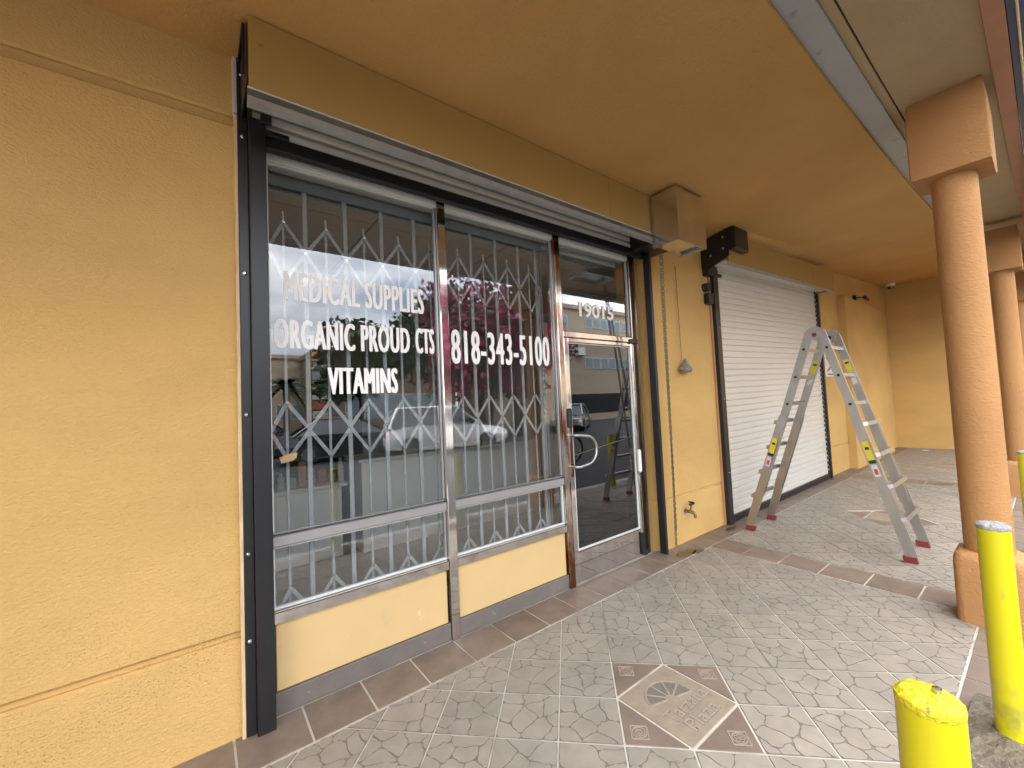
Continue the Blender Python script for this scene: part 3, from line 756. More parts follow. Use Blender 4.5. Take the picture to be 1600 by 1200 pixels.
gl_ = part('guide_rail', MB().cbox(-.072, .004, -.116, -.006, .003, 3.02, .003), M['black'], s1)
part('guide_rail', MB().cbox(3.262, 3.296, -.150, -.079, .003, 3.10, .003), M['black'], s1)
part('batten', MB().cbox(-.131, -.1155, -.078, YL-.0005, -.001, 3.03, .002), M['wood'], s1, 'raw pine strip along the left edge of the black rail')
part('batten', MB().cbox(-.134, -.1155, -.078, YL-.0005, 3.04, 3.335, .002), M['label_w'], s1, 'short grey strip above the pine strip')
part('end_bracket', MB().prism([(-.09, 3.02), (-.375, 3.02), (-.375, 3.29), (-.20, 3.325), (-.05, 3.325), (-.05, 3.05)], 'yz', -.099, -.093), M['black'], s1)
part('bracket_arm', MB().cbox(-.112, -.100, -.33, -.06, 3.30, 3.318, .002).cbox(-.108, -.1, -.30, -.29, 3.1, 3.318, .002), M['black'], s1)
hd = MB(); hd.cbox(-.092, 2.40, -.386, -.380, 2.982, 3.322, .002); hd.cbox(2.404, 3.02, -.386, -.380, 2.978, 3.326, .002)
hood = part('hood', hd, M['fascia'], s1)
part('screw', MB().tube([(-.045, -.385, 3.20), (-.045, -.392, 3.20)], .006, 8), M['galv'], hood)
he = part('hood_edge', MB().hexa([(-.098,-.388,2.945),(3.02,-.388,2.945),(3.02,-.376,2.943),(-.098,-.376,2.943),(-.098,-.384,2.977),(3.02,-.384,2.977),(3.02,-.374,2.977),(-.098,-.374,2.977)]), M['edge_dark'], s1)
part('lip', MB().hexa([(-.098,-.394,2.912),(3.02,-.394,2.912),(3.02,-.350,2.908),(-.098,-.350,2.908),(-.098,-.388,2.944),(3.02,-.388,2.944),(3.02,-.378,2.944),(-.098,-.378,2.944)]), M['galv_dull'], he)  # paler lower half of the painted gradient
part('rim', MB().box(-.098, 3.02, -.391, -.380, 2.9775, 2.9815), M['bead'], he)  # white strip paints the bright top edge of the channel
part('barrel_and_gap_shade', MB().tube([(-.05, -.20, 3.19), (3.26, -.20, 3.19)], .105, 18).box(-.05, 3.26, -.058, -.05, 2.965, 3.28), M['black'], s1)  # roller tube, plus a black sheet painting dark gaps behind the slats
# curtain hanging into view under the hood, and the roll above it
for i in range(3):
    part('slat', slat_mb(-.05, 3.26, 2.964+i*.062, 2.954+(i+1)*.062, 1, 1, -.07, 2.2), M['slat'], s1, smooth=True)
for i, a in enumerate((0, 24, 48, 72)):
    r = .135; b = MB(); cy, cz = -.215, 3.20
    a0, a1 = math.radians(a+4), math.radians(a+27)
    p0 = (cy+r*math.cos(a0), cz-r*math.sin(a0)); p1 = (cy+r*math.cos(a1), cz-r*math.sin(a1))
    b.hexa([(-.05, p0[0], p0[1]), (3.26, p0[0], p0[1]), (3.26, p1[0], p1[1]), (-.05, p1[0], p1[1]),
            (-.05, p0[0], p0[1]+.012), (3.26, p0[0], p0[1]+.012), (3.26, p1[0], p1[1]+.012), (-.05, p1[0], p1[1]+.012)])
    part('slat', b, M['slat'], s1)
part('bottom_bar', MB().cbox(.005, 3.262, -.098, -.048, 2.893, 2.962, .003), M['black'], s1)
part('stop_bracket', MB().cbox(.004, .11, -.128, -.099, 2.945, 2.972, .002).cbox(-.02, .03, -.13, -.117, 3.0, 3.05, .002), M['black'], s1)
part('stop_bracket', MB().cbox(3.17, 3.262, -.14, -.099, 2.93, 3.03, .003), M['black'], s1)

s2 = thing('roller_shutter', (6.4, -.12, 0), 'closed off-white slatted roller shutter to the right of the shopfront', 'roller shutter')
g_l = part('guide_rail', MB().cbox(4.555, 4.652, -.150, -.079, .003, 3.02, .004), M['black'], s2)
for z in (2.3, 1.45, .6): bolt(g_l, 4.60, -.151, z, .009)
part('guide_rail', MB().cbox(8.185, 8.25, -.145, -.079, .003, 3.17, .004), M['black'], s2)
part('batten', MB().cbox(4.535, 4.5545, -.105, -.079, .0, 3.06, .002), M['wood_dark'], s2, 'reddish pine strip beside the black rail')
K = lambda x: 1+.0117*(x-4.6)
me0 = None
for i in range(40):
    za = .085+i*.0745
    part('slat', slat_mb(4.650, 8.187, za, za+.0745, K(4.65), K(8.187), -.105), M['slat'], s2, smooth=True)
part('bottom_bar', MB().cbox(4.653, 8.184, -.13, -.085, .008, .083, .003), M['black'], s2)
ends = MB()
for i in range(40):
    za = (.10+i*.0745)*K(8.17); ends.box(8.10, 8.183, -.130, -.119, za, za+.043)
part('end_locks', ends, M['black'], s2, kind='stuff')
def hood2(y, za, zb, x0=4.43, x1=8.14):
    def zz(z, x): return z+(x-4.43)*.042
    b = MB()
    for a, c in ((x0, 7.205), (7.21, x1)):
        b.hexa([(a,y-.006,zz(za,a)),(c,y-.006,zz(za,c)),(c,y,zz(za,c)),(a,y,zz(za,a)),(a,y-.006,zz(zb,a)),(c,y-.006,zz(zb,c)),(c,y,zz(zb,c)),(a,y,zz(zb,a))])
    return b
part('hood', hood2(-.38, 2.985, 3.305), M['fascia'], s2)
part('hood_edge', hood2(-.372, 2.945, 2.984), M['galv_dull'], s2)
part('hood_end', MB().box(8.142, 8.15, -.386, -.079, 3.14, 3.46), M['fascia'], s2)
for i, (y, z) in enumerate(((-.15, 3.02), (-.22, 3.01), (-.29, 3.02))):
    b = MB(); k = .042*3.7
    b.hexa([(4.5,y-.035,z),(8.14,y-.035,z+k),(8.14,y+.035,z+k),(4.5,y+.035,z),(4.5,y-.035,z+.02),(8.14,y-.035,z+.02+k),(8.14,y+.035,z+.02+k),(4.5,y+.035,z+.02)])
    part('slat', b, M['slat'], s2)
ep = part('end_bracket', MB().prism([(-.079, 2.98), (-.079, 3.30), (-.40, 3.36), (-.40, 3.05), (-.17, 2.955)], 'yz', 4.418, 4.428), M['black'], s2)
for (y, z) in ((-.345, 3.27), (-.345, 3.14), (-.20, 3.10)):
    part('bolt', MB().tube([(4.419, y, z), (4.410, y, z)], .013, 10), M['galv'], ep)
part('motor', MB().cbox(4.43, 4.76, -.47, -.388, 3.115, 3.365, .008), M['black'], s2)
part('guide_top', MB().prism([(4.43, 2.90), (4.66, 2.90), (4.66, 2.97), (4.56, 3.06), (4.43, 3.06)], 'xz', -.152, -.08), M['black'], s2)
part('stop_bracket', MB().cbox(4.652, 4.75, -.155, -.122, 2.915, 2.945, .002), M['black'], s2)
part('key_switch', MB().cbox(4.42, 4.53, -.150, -.081, 2.565, 2.69, .006), M['black'], s2)
part('switch_knob', MB().tube([(4.44, -.081, 2.76), (4.44, -.145, 2.76)], .05, 16), M['rubber'], s2, smooth=True)

# ------------------------------------------------------------------ chain hoist box between the shutters
hb = thing('chain_hoist', (3.4, -.08, 2.8), 'bare sheet steel hoist cover box with hand chain on the wall between the shutters', 'chain hoist')
x0, x1, y0, y1 = 3.10, 3.965, -.405, -.081
z0, z1 = 3.045, 3.50
b = MB()
b.box(x0+.262, x0+.266, y0, y1, z0, z1) if False else None
bx0, bx1, by0, by1, bz0, bz1 = 2.965, 3.43, -.645, -.392, 2.845, 3.305
box_ = MB().box(bx0, bx0+.004, by0, by1, bz0, bz1).box(bx0+.0045, bx1, by0, by0+.004, bz0, bz1).box(bx1-.004, bx1, by0+.0045, by1, bz0, bz1).box(bx0+.0045, bx1-.0045, by0+.0045, by1, bz0+.02, bz0+.024).box(bx0+.0045, bx1-.0045, by0+.0045, by1, bz1-.004, bz1)
part('cover', box_, M['sheet'], hb)
part('seam_flange', MB().box(bx0-.003, bx0-.0005, by1-.025, by1, bz0, bz1).box(bx0+.004, bx1-.004, by0+.001, by0+.016, bz0-.004, bz0-.0005).box(bx0+.0005, bx0+.016, by0+.017, by1-.01, bz0-.004, bz0-.0005).box(bx1-.04, bx1-.002, by0+.03, by1, bz0-.004, bz0-.0005), M['galv'], hb)
part('hoist_bracket', MB().cbox(3.06, 3.40, -.388, -.081, 2.93, 3.25, .004), M['black'], hb)
ch = MB()
def chain(xa, zt_, zb_, ya, xb, yb_):          # hangs from the hoist and leans in to the wall
    z = zt_; k = 0
    while z > zb_:
        f = (zt_-z)/(zt_-zb_); cx = xa+(xb-xa)*f+.004*math.sin(z*1.9); y = ya+(yb_-ya)*f
        ang = 0 if k % 2 else PI/2
        pts = []
        for i in range(8):
            a = 2*PI*i/8; u = .0105*math.cos(a); v = .019*math.sin(a)
            pts.append((cx+u*math.cos(ang), y+u*math.sin(ang), z+v))
        ch.tube(pts, .0038, 5, closed=True); z -= .028; k += 1
chain(3.165, 2.84, .22, -.335, 3.36, -.20); chain(3.19, 2.84, .02, -.34, 3.475, -.12)
part('hand_chain', ch, M['brass'], hb, 'long steel hand chain hanging in a loop down the wall', smooth=True, kind='stuff')
pc = thing('pull_cord', (3.84, -.1, 1.75), 'thin pull cord with a plastic wrapped weight hanging on the wall', 'cord')
part('cord', MB().tube([(3.815, -.10, 2.92), (3.83, -.10, 1.90)], .0035, 6), M['brass'], pc)
b = MB(); prof = [(.006, 1.905), (.02, 1.885), (.03, 1.86), (.05, 1.83), (.085, 1.80), (.095, 1.785), (.07, 1.765), (.03, 1.758)]
b._lathe(3.838, -.135, [(r*.72, z) for r, z in prof], 14, 0)
b.v = [(x+random.uniform(-.008, .008)+(3.838-x)*-.35, y+random.uniform(-.006, .006), z+random.uniform(-.006, .006)) for x, y, z in b.v]
part('wrapped_weight', b, M['plastic'], pc)
hbb = thing('hose_bibb', (3.75, -.08, .32), 'small weathered garden tap low on the wall between the shutters', 'tap')
part('tap_body', MB().tube([(3.74, -.079, .315), (3.74, -.13, .315), (3.755, -.16, .31), (3.765, -.175, .285), (3.765, -.178, .255)], [.016, .016, .017, .015, .016], 10), M['brass'], hbb, smooth=True)
part('tap_stem', MB().tube([(3.745, -.135, .32), (3.748, -.15, .385)], .009, 8), M['brass'], hbb)
part('tap_handle', MB().cbox(3.705, 3.79, -.168, -.140, .385, .405, .006).cbox(3.735, 3.76, -.185, -.12, .406, .42, .006), M['rubber'], hbb)
part('wall_flange', MB().tube([(3.74, -.0795, .315), (3.74, -.087, .315)], .03, 14), M['galv'], hbb)

# ------------------------------------------------------------------ sign, cameras, litter
sn = thing('sign', (8.75, -.085, 1.7), 'white notice with a red arrow on the wall right of the closed shutter', 'sign')
sb = part('sign_board', MB().cbox(8.50, 9.02, -.0865, -.081, 1.73, 2.17, .001), M['white'], sn)
for q in ((8.56, 8.96, 2.10, 2.125), (8.56, 8.92, 2.05, 2.068), (8.60, 8.94, 1.76, 1.785)):
    part('printed_line', MB().box(q[0], q[1], -.0878, -.087, q[2], q[3]), M['blue_d'], sb)
ar = MB(); ar.prism([(8.58, 1.84), (8.80, 1.93), (8.78, 1.97), (8.90, 1.97), (8.86, 1.86), (8.84, 1.90), (8.62, 1.81)], 'xz', -.0879, -.087)
part('red_arrow', ar, M['label_r'], sb)
cm = thing('security_camera', (12.9, -.25, 3.8), 'small white dome camera under the ceiling at the far corner', 'camera')
cz = zc(12.9)
part('camera_base', MB()._lathe(12.9, -.3, [(.085, cz+.01), (.085, cz-.05), (.075, cz-.075)], 18, 0), M['white'], cm, smooth=True)
part('camera_dome', MB()._lathe(12.9, -.3, [(.065, cz-.075), (.06, cz-.105), (.04, cz-.13), (.01, cz-.14)], 18, 0), M['carglass'], cm, smooth=True)
cm2 = thing('security_camera', (11.0, -.17, 3.28), 'small black bullet camera above the stucco pilaster', 'camera')
part('camera_body', MB().tube([(10.75, -.24, 3.38), (11.0, -.24, 3.36)], .035, 14), M['black'], cm2, smooth=True)
part('camera_mount', MB().cbox(10.58, 10.63, -.14, -.081, 3.33, 3.43, .006).tube([(10.6, -.12, 3.38), (10.76, -.24, 3.38)], .014, 8), M['black'], cm2)
b = MB(); b.prism([(12.86, -.66), (12.98, -.70), (13.02, -.60), (12.90, -.57)], 'xy', .004, .008)
whole('paper_litter', b, M['white'], 'white scrap of paper lying on the floor near the end wall', 'litter')

# ------------------------------------------------------------------ columns
def rcorner(cx, cy, hx_, hy_, r, n=5):
    pts = []
    for (sx, sy, a0) in ((1, 1, 0), (-1, 1, 90), (-1, -1, 180), (1, -1, 270)):
        for k in range(n+1):
            a = math.radians(a0+90*k/n); pts.append((cx+sx*(hx_-r)+r*math.cos(a), cy+sy*(hy_-r)+r*math.sin(a)))
    return pts
def stack(mb, rings):                           # rings: (points, z)
    n = len(rings[0][0]); b0 = len(mb.v)
    for pts, z in rings: mb.v += [(p[0], p[1], z) for p in pts]
    for i in range(len(rings)-1):
        for k in range(n):
            mb.f.append([b0+i*n+k, b0+i*n+(k+1) % n, b0+(i+1)*n+(k+1) % n, b0+(i+1)*n+k]); mb.mi.append(0)
    mb.f.append([b0+k for k in range(n)][::-1]); mb.mi.append(0)
    mb.f.append([b0+(len(rings)-1)*n+k for k in range(n)]); mb.mi.append(0)
CX, CY = 3.72, -2.168
col = thing('column', (CX, CY, 0), 'nearest terracotta stucco column, behind the tall yellow bollard', 'column', 'terracotta columns along the walkway')
b = MB(); R_ = lambda k, r: rcorner(CX, CY, .155*k, .155*k, r)
stack(b, [(R_(1, .045), -.004), (R_(1, .045), .36), (R_(.985, .045), .395), (R_(.93, .045), .425), (R_(.80, .05), .442)])
part('column_base', b, M['terra'], col, smooth=True)
part('shaft', MB()._lathe(CX, CY, [(.111, .40), (.110, 1.2), (.108, 2.89)], 40, 0), M['terra'], col, smooth=True)
b = MB(); R_ = lambda k, r: rcorner(CX, CY, .19*k, .183*k, r, 3)
stack(b, [(R_(.97, .012), 2.875), (R_(1, .012), 2.89), (R_(1, .012), 3.27), (R_(.93, .012), 3.412)])
part('capital', b, M['terra'], col, smooth=True)
dup(col, (8.33, CY, 0), 'second terracotta column, half hidden behind the nearest column')
dup(col, (12.95, CY, 0), 'farthest terracotta column at the right edge of the picture')
dup(col, (-1.15, CY, 0), 'terracotta column beside the photographer, outside the picture')
for o in [o for o in bpy.data.objects if o.name.startswith('column') and o.type == 'EMPTY' and o.location.x > 4]:
    o.scale = (1, 1, 1.035 if o.location.x < 10 else 1.08)

# ------------------------------------------------------------------ bollards
def bollard(x, y, ht, r, label, mtop, rag, nut=False, dz=0):
    t_ = thing('bollard', (x, y, 0), label, 'bollard', 'yellow bollards along the kerb')
    part('post', MB()._lathe(x, y, [(r, -.03), (r, ht*.5), (r, ht)], 36, 0), M['yellow'], t_, smooth=True)
    b = MB(); n = 36; b0 = len(b.v); rings = [(1.0, -.004), (1.03, .004), (1.0, .013), (.8, .02), (.5, .023), (.2, .024)]
    for kk, zz in rings:
        for k in range(n):
            a = 2*PI*k/n; jit = 1+random.uniform(-.012, .012)*rag
            b.v.append((x+r*kk*jit*math.cos(a), y+r*kk*jit*math.sin(a), ht+zz+random.uniform(-.0022, .0022)*rag))
    for i in range(len(rings)-1):
        for k in range(n):
            b.f.append([b0+i*n+k, b0+i*n+(k+1) % n, b0+(i+1)*n+(k+1) % n, b0+(i+1)*n+k]); b.mi.append(0)
    b.f.append([b0+(len(rings)-1)*n+k for k in range(n)]); b.mi.append(0)
    part('concrete_cap', b, mtop, t_)
    if nut:
        q = MB()._lathe(x+.012, y-.012, [(.0085, ht+.022), (.0085, ht+.032), (.0055, ht+.032), (.0055, ht+.027)], 6, 0); part('nut', q, M['galv'], t_)
    return t_
bollard(.885, -2.283, .872, .0525, 'near short-looking yellow bollard with caked yellow top and a loose nut', M['yellow_rough'], .8, True)
bollard(2.44, -2.283, .885, .0515, 'yellow bollard with bare grey concrete top in front of the nearest column', M['concrete'], 1.2)
bollard(5.5, -2.302, .87, .0515, 'far yellow bollard with grey top at the right edge behind the nearest column', M['concrete'], 1.0)

# ------------------------------------------------------------------ ladder
ld = thing('ladder', (4.82, -1.01, 0), 'aluminium folding ladder standing open in an A before the closed shutter', 'ladder')
XN, XF = 4.595, 5.045; XNo, XFo = 4.545, 5.100
AP = Vector((0, -1.085, 2.13))
for side, yf in ((1, -.345), (-1, -1.675)):
    foot = Vector((0, yf, .0)); topv = Vector((0, -1.085+.055*side, 2.06))
    d = (foot-topv); Ln = d.length; u = d.normalized(); nrm = Vector((0, u.z, -u.y)); 
    if nrm.y*side < 0: nrm = -nrm
    P = lambda s_, x: (x, topv.y+u.y*s_, topv.z+u.z*s_)
    mid = Ln*.42; 
    for xi, xo in ((XN, XNo), (XF, XFo)):
        part('upper_rail', MB().bar(P(-.02, xi), P(Ln*.80, xi), .024, .072, tuple(nrm)), M['alu'], ld)
        # outer section: flares outward just below its first rung
        b = MB(); b.bar(P(mid-.06, xi+(xo-xi)*.45), P(mid+.05, xi+(xo-xi)*.62), .020, .076, tuple(nrm)); b.bar(P(mid+.048, xi+(xo-xi)*.6), P(Ln-.05, xo), .027, .078, tuple(nrm))
        lr = part('lower_rail', b, M['alu'], ld)
        f0 = Vector(P(Ln-.075, xo))
        b = MB(); b.hexa([(xo-.021, f0.y-.046, .003), (xo+.021, f0.y-.046, .003), (xo+.021, f0.y+.046, .003), (xo-.021, f0.y+.046, .003),
                          (xo-.019, f0.y-.044-.009*side, .052), (xo+.019, f0.y-.044-.009*side, .052), (xo+.019, f0.y+.044-.009*side, .052), (xo-.019, f0.y+.044-.009*side, .052)])
        part('rubber_foot', b, M['red'], lr)
        # labels on the rails
        if xi == XN:
            s0 = mid+.18; o = -.0142
            part('warning_label', MB().bar(P(s0, xo-.0145), P(s0+.17, xo-.0145), .001, .05, tuple(nrm)), M['label_y'], lr)
            part('label_print', MB().bar(P(s0+.172, xo-.0145), P(s0+.20, xo-.0145), .001, .05, tuple(nrm)).bar(P(s0+.05, xo-.0152), P(s0+.075, xo-.0152), .0006, .03, tuple(nrm)), M['label_k'], lr)
            part('paper_label', MB().bar(P(s0+.21, xo-.0145), P(s0+.32, xo-.0145), .001, .045, tuple(nrm)), M['label_w'], lr)
            part('label_print', MB().bar(P(s0+.25, xo-.0152), P(s0+.30, xo-.0152), .0006, .025, tuple(nrm)), M['label_r'], lr)
        else:
            part('warning_label', MB().bar(P(.26, xi-.0128), P(.40, xi-.0128), .001, .045, tuple(nrm)), M['label_y'], lr)
            part('label_print', MB().bar(P(.285, xi-.0136), P(.305, xi-.0136), .0006, .035, tuple(nrm)), M['label_k'], lr)
            part('paper_label', MB().bar(P(.41, xi-.0128), P(.52, xi-.0128), .001, .04, tuple(nrm)), M['label_w'], lr)
            part('label_print', MB().bar(P(mid+.32, xo-.0145), P(mid+.345, xo-.0145), .001, .07, tuple(nrm)), M['label_r'], lr)
    sp = .2875
    for k in range(3):
        s_ = .145+k*sp; b = MB()
        b.bar(P(s_, XN-.004), P(s_, XF+.004), .034, .028, tuple(nrm))
        for e_ in (-.012, 0, .012): b.bar(tuple(Vector(P(s_+e_, XN+.01))+nrm*.0155), tuple(Vector(P(s_+e_, XF-.01))+nrm*.0155), .004, .003, tuple(nrm))
        part('rung', b, M['alu'], ld)
        rp = MB()
        for xx in (XN-.0165, XF+.0165): rp.tube([(xx-.003, *P(s_, 0)[1:]), (xx+.003, *P(s_, 0)[1:])], .013, 10)
        part('rung_rivet', rp, M['black'], ld)
    for k in range(4):
        s_ = mid+.03+k*sp*.98
        b = MB(); q = [Vector(P(s_, x))+nrm*o for x, o in ((XN-.02-(.012*k), .028), (XN-.005-(.012*k), .062), (XF+.005+(.012*k), .062), (XF+.02+(.012*k), .028))]
        for p0, p1 in zip(q, q[1:]): b.bar(tuple(p0), tuple(p1), .036 if p0 is q[1] else .034, .024, tuple(nrm))
        part('rung', b, M['alu'], ld)
for xi in (XN, XF):
    b = MB(); pts = []
    b.tube([(xi-.026, AP.y, 2.055), (xi-.014, AP.y, 2.055)], .052, 20); b.tube([(xi+.014, AP.y, 2.055), (xi+.026, AP.y, 2.055)], .052, 20); 
    hg = part('hinge', b, M['alu'], ld, smooth=True)
    # the bent tops of the two rails
    for side in (1, -1):
        b = MB(); n = 9; ri, ro = .020, .092
        ang = [PI/2-side*(PI/2)*k/n*1.12 for k in range(n+1)]
        for a0, a1 in zip(ang, ang[1:]):
            q = [(AP.y+r_*math.cos(t_), 2.045+r_*math.sin(t_)) for r_, t_ in ((ri, a0), (ro, a0), (ro, a1), (ri, a1))]
            b.hexa([(xi-.0125-.001*side, *p) for p in q]+[(xi+.0125-.001*side, *p) for p in q])
        part('hinge_bend', b, M['alu'], hg, smooth=True)
    part('hinge_pin', MB().tube([(xi-.032, AP.y, 2.055), (xi+.032, AP.y, 2.055)], .02, 12), M['red'] if xi == XN else M['black'], hg)

# ------------------------------------------------------------------ across the car park (seen in the glass)
def car(kind, paint, x, y, rz, label):
    t_ = thing('parked_car', (0, 0, -.15), label, 'car', 'cars parked across the lot')
    suv = kind == 'suv'; Lh = 2.25; W = .9; belt = 1.02 if suv else .92; rf = 1.68 if suv else 1.45
    b = MB()
    def ring(xx, zb, zt, wb, wt):
        return [(xx, -wb, zb), (xx, -wb*1.0, (zb+zt)*.5), (xx, -wt, zt), (xx, wt, zt), (xx, wb, (zb+zt)*.5), (xx, wb, zb)]
    st = [(-Lh, .42, .70, .70, .62), (-Lh+.12, .30, .88, .84, .74), (-1.6, .22, belt-.02, W, .82), (-.6, .20, belt, W, .86), (.6, .20, belt-.02, W, .86), (1.25, .22, belt-.10, W, .80), (1.9, .28, belt-.20, .86, .72), (Lh, .38, .68, .70, .58)]
    rg = [[(p[0], p[1], p[2]-.15) for p in ring(*s_)] for s_ in st]
    for a, c in zip(rg, rg[1:]):
        for k in range(6): b.face([a[k], a[(k+1) % 6], c[(k+1) % 6], c[k]])
    b.face(rg[0]); b.face(rg[-1][::-1])
    body = part('body', b, M['car_'+paint], t_, smooth=True)
    b = MB(); z = -.15
    xb0, xb1, xt0, xt1 = (-2.05, 1.15, -1.75, .35) if suv else (-1.75, 1.15, -1.0, .25)
    lo = [(xb0, -.82), (xb1, -.80), (xb1, .80), (xb0, .82)]; hi = [(xt0, -.62), (xt1, -.62), (xt1, .62), (xt0, .62)]
    b.hexa([(p[0], p[1], belt-.06+z) for p in lo]+[(p[0], p[1], rf-.06+z) for p in hi]); part('windows', b, M['carglass'], t_)
    b = MB(); b.cbox(xt0-.03, xt1+.05, -.65, .65, rf-.065+z, rf+z, .03)
    for sy in (-1, 1):
        b.bar((xb1, sy*.80, belt-.04+z), (xt1, sy*.63, rf-.04+z), .06, .05); b.bar((xb0, sy*.82, belt-.04+z), (xt0, sy*.63, rf-.04+z), .09, .05); b.bar((-.35, sy*.815, belt-.04+z), (-.35, sy*.635, rf-.04+z), .06, .04)
    part('roof', b, M['car_'+paint], t_)
    for sx in (-1.35, 1.38):
        for sy in (-1, 1):
            wl = part('wheel', MB().tube([(sx, sy*.70, .33+z), (sx, sy*.915, .33+z)], .33, 20), M['tyre'], t_, smooth=True)
            part('rim', MB().tube([(sx, sy*.90, .33+z), (sx, sy*.922, .33+z)], .21, 16), M['galv'], wl)
    for sy in (-1, 1):
        part('headlight', MB().cbox(2.0, 2.16, sy*.60-.14, sy*.60+.14, .60+z, .72+z, .03), M['lamp'], body)
        part('tail_light', MB().cbox(-2.22, -2.10, sy*.62-.12, sy*.62+.12, .68+z, .86+z, .02), M['tail'], body)
    t_.location = (x, y, -.15); t_.rotation_euler = (0, 0, rz)
    for c in t_.children_recursive:
        pass
    return t_
car('suv', 'white', 7.0, -11.3, .25, 'white sport utility car parked across the lot')
car('sedan', 'silver', 16.6, -14.2, 2.5, 'silver sedan parked before the beige building')
car('sedan', 'dark', 3.9, -12.6, .1, 'dark sedan parked left of the white car')
car('suv', 'dark', 1.2, -16.0, .2, 'dark sport utility car parked by the low building')
car('sedan', 'red', 9.6, -15.8, 1.4, 'dark red sedan parked under the pink tree')
car('sedan', 'silver', -3.5, -13.0, .1, 'silver sedan parked far left across the lot')
def tree(name, x, y, ht, cr_, leafm, label, n=2600, lm2=None, sz=.16, trunks=1, zb=.45):
    t_ = thing(name, (x, y, -.15), label, 'tree', 'trees across the car park'); rnd = random.Random(int(x*100+y*7))
    b = MB(); blobs = []
    for k in range(trunks):
        a = 2*PI*k/max(trunks, 1)+rnd.random(); sx = .25*cr_*(trunks > 1)
        p0 = (x+.1*math.cos(a), y+.1*math.sin(a), -.2); p1 = (x+sx*.5*math.cos(a), y+sx*.5*math.sin(a), ht*.28); p2 = (x+sx*math.cos(a), y+sx*math.sin(a), ht*.62)
        b.tube([p0, p1, p2], [.13/math.sqrt(trunks)+.04, .10, .05], 8)
        for j in range(6):
            aa = rnd.uniform(0, 2*PI); rr = rnd.uniform(.4, .85)*cr_; zz = rnd.uniform(zb, .9)*ht
            e = (x+rr*math.cos(aa), y+rr*math.sin(aa), zz); b.tube([p1 if j % 2 else p2, tuple((Vector(p2)+Vector(e))/2+Vector((0, 0, .2))), e], [.05, .035, .015], 6)
            blobs.append(e)
    for j in range(9): blobs.append((x+rnd.uniform(-.6, .6)*cr_, y+rnd.uniform(-.6, .6)*cr_, ht*rnd.uniform(zb+.05, .93)))
    part('trunk', b, M['bark'], t_, smooth=True)
    b = MB()
    for i in range(n):
        c = rnd.choice(blobs); v = Vector((rnd.gauss(0, 1), rnd.gauss(0, 1), rnd.gauss(0, .75)))
        v = v.normalized()*(rnd.random()**.45)*cr_*.44; p = Vector(c)+v
        e1 = Vector((rnd.gauss(0, 1), rnd.gauss(0, 1), rnd.gauss(0, 1))).normalized(); e2 = e1.orthogonal().normalized(); s_ = sz*rnd.uniform(.6, 1.3)
        mi = 1 if (lm2 and rnd.random() < .35) else 0
        b.face([p-e1*s_, p+e2*s_*.55, p+e1*s_, p-e2*s_*.55], mi)
    part('crown', b, [leafm]+([lm2] if lm2 else []), t_, kind='stuff')
    return t_
tree('flowering_tree', 9.9, -12.8, 7.0, 2.9, M['pink'], 'pink flowering tree standing across the car park', 6500, M['leaf2'], .15, 3, .34)
tree('flowering_tree', 12.6, -14.0, 6.6, 2.6, M['pink'], 'smaller pink flowering tree to the right of the larger one', 4500, M['leaf2'], .15, 3, .34)
tree('green_tree', 6.2, -18.5, 5.6, 2.2, M['leaf'], 'green leafy tree behind the pink flowering tree', 4500, M['leaf2'], .18)
tree('green_tree', 12.5, -22.5, 8.2, 3.2, M['leaf2'], 'tall dark green tree behind the parked cars', 4500, M['leaf'], .22)
tree('green_tree', 1.0, -38, 7.5, 3.0, M['leaf2'], 'dark green tree behind the low beige building', 2500, M['leaf'], .25)
pt_ = thing('palm_tree', (4.0, -26, -.15), 'small palm tree before the low beige building', 'tree', 'trees across the car park')
part('trunk', MB().tube([(4.0, -26, -.2), (4.05, -26, 1.6), (4.0, -26, 3.3)], [.2, .16, .14], 8), M['bark'], pt_)
b = MB()
for k in range(22):
    a = k*2*PI/22*2.3; el_ = .9-.06*k; L_ = 2.0
    pr_ = None
    for s_ in range(7):
        t0 = s_/6; p = Vector((4.0+math.cos(a)*L_*t0*math.cos(el_*.5), -26+math.sin(a)*L_*t0*math.cos(el_*.5), 3.3+L_*t0*math.sin(el_)-1.3*t0*t0))
        if pr_ is not None:
            sd_ = Vector((-math.sin(a), math.cos(a), 0))*(.25*(1-t0)+.03); dn = Vector((0, 0, -.12))
            b.face([pr_, p, p+sd_+dn, pr_+sd_+dn]); b.face([pr_, p, p-sd_+dn, pr_-sd_+dn])
        pr_ = p
part('fronds', b, M['leaf2'], pt_)
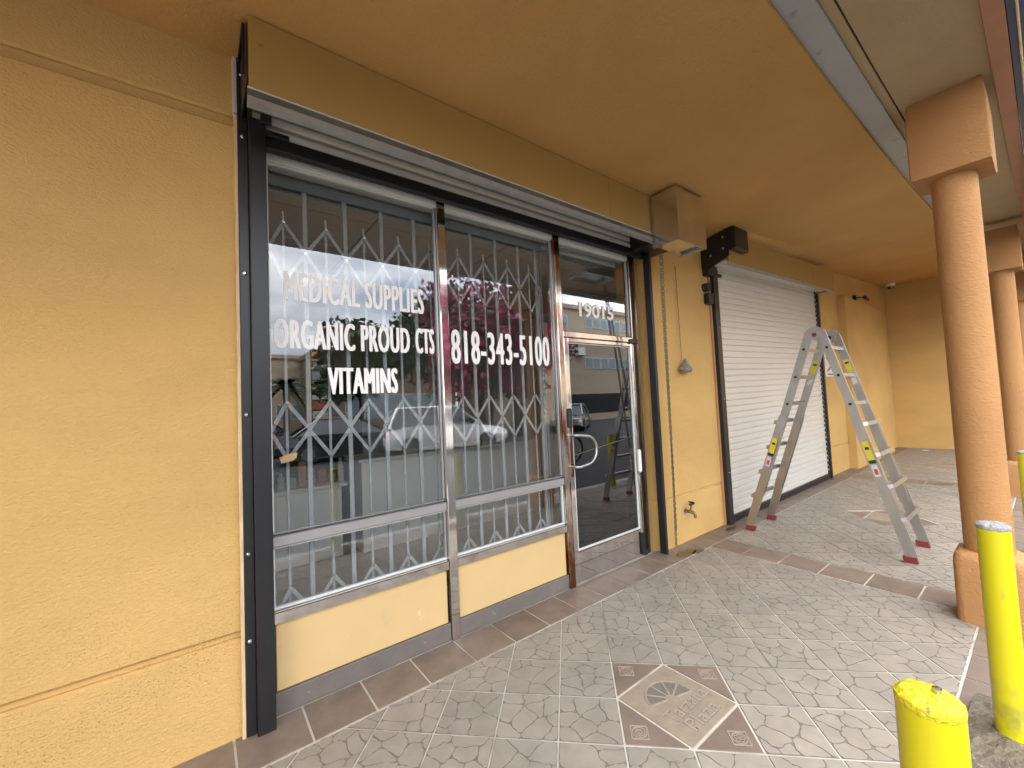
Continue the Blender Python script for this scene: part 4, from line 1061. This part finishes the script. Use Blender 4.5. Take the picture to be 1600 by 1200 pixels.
def far_building(name, x0, x1, y, dep, ht, wallm, label, wins, opens=()):
    t_ = thing(name, ((x0+x1)/2, y, -.15), label, 'building')
    wl = part('wall', MB().box(x0, x1, y-dep, y, -.2, ht), M[wallm], t_)
    part('parapet', MB().box(x0-.15, x1+.15, y-dep-.15, y+.15, ht, ht+.3), M[wallm], t_)
    for (a, b_, z0, z1, n) in wins:
        for i in range(n):
            wd = (b_-a)/n; f = part('window', MB().box(a+i*wd+.04, a+(i+1)*wd-.04, y+.002, y+.05, z0, z1), M['bead'], t_)
            part('window_glass', MB().box(a+i*wd+.10, a+(i+1)*wd-.10, y+.052, y+.06, z0+.06, z1-.06), M['winblue'], f)
    for (a, b_, z0, z1) in opens: part('doorway', MB().box(a, b_, y+.002, y+.02, z0, z1), M['opening'], t_)  # flat slab with the inner darkness painted on
    return t_
fb = far_building('office_building', 19.5, 52, -20, 12, 8.7, 'beige', 'two storey beige office building with window strips and a dark garage opening',
    [(24.3, 31, 4.0, 4.9, 7), (24.6, 31, 7.3, 8.15, 7), (21.0, 22.6, 7.2, 8.1, 1)], [(22.2, 29.6, .4, 1.95)])
part('air_conditioner', MB().cbox(23.3, 24.1, -19.98, -19.6, 5.0, 5.6, .03), M['white'], fb)
far_building('low_building', 1.2, 8.3, -34, 8, 5.8, 'beige', 'low beige building at the back of the car park behind the palm', [(4.5, 7.6, 1.0, 2.2, 3)])
far_building('brown_building', 6.3, 17.0, -28, 8, 5.6, 'brownwall', 'brown single storey shop building behind the trees', [(8, 16, .8, 2.6, 6)], [(11, 12.4, -.1, 2.5)])
far_building('long_shop_row', -60, -2, -36, 10, 5.2, 'beige', 'long beige shop row at the far left of the car park', [(-30, -6, .6, 2.6, 12)])
tw = thing('sign_tower', (5.2, -22.6, -.15), 'tall tenant sign pylon with stacked coloured panels', 'sign')
part('tower_post', MB().box(4.75, 5.65, -22.8, -22.5, -.2, 5.0), M['brownwall'], tw)
for i, c in enumerate(((.5,.22,.06), (.6,.58,.52), (.3,.33,.38), (.5,.4,.1), (.5,.48,.44), (.45,.12,.08), (.55,.52,.46))):
    part('sign_panel', MB().cbox(4.8, 5.6, -22.499, -22.44, 4.4-i*.55, 4.86-i*.55, .01), mat('tenant_panel', c, .5), tw)
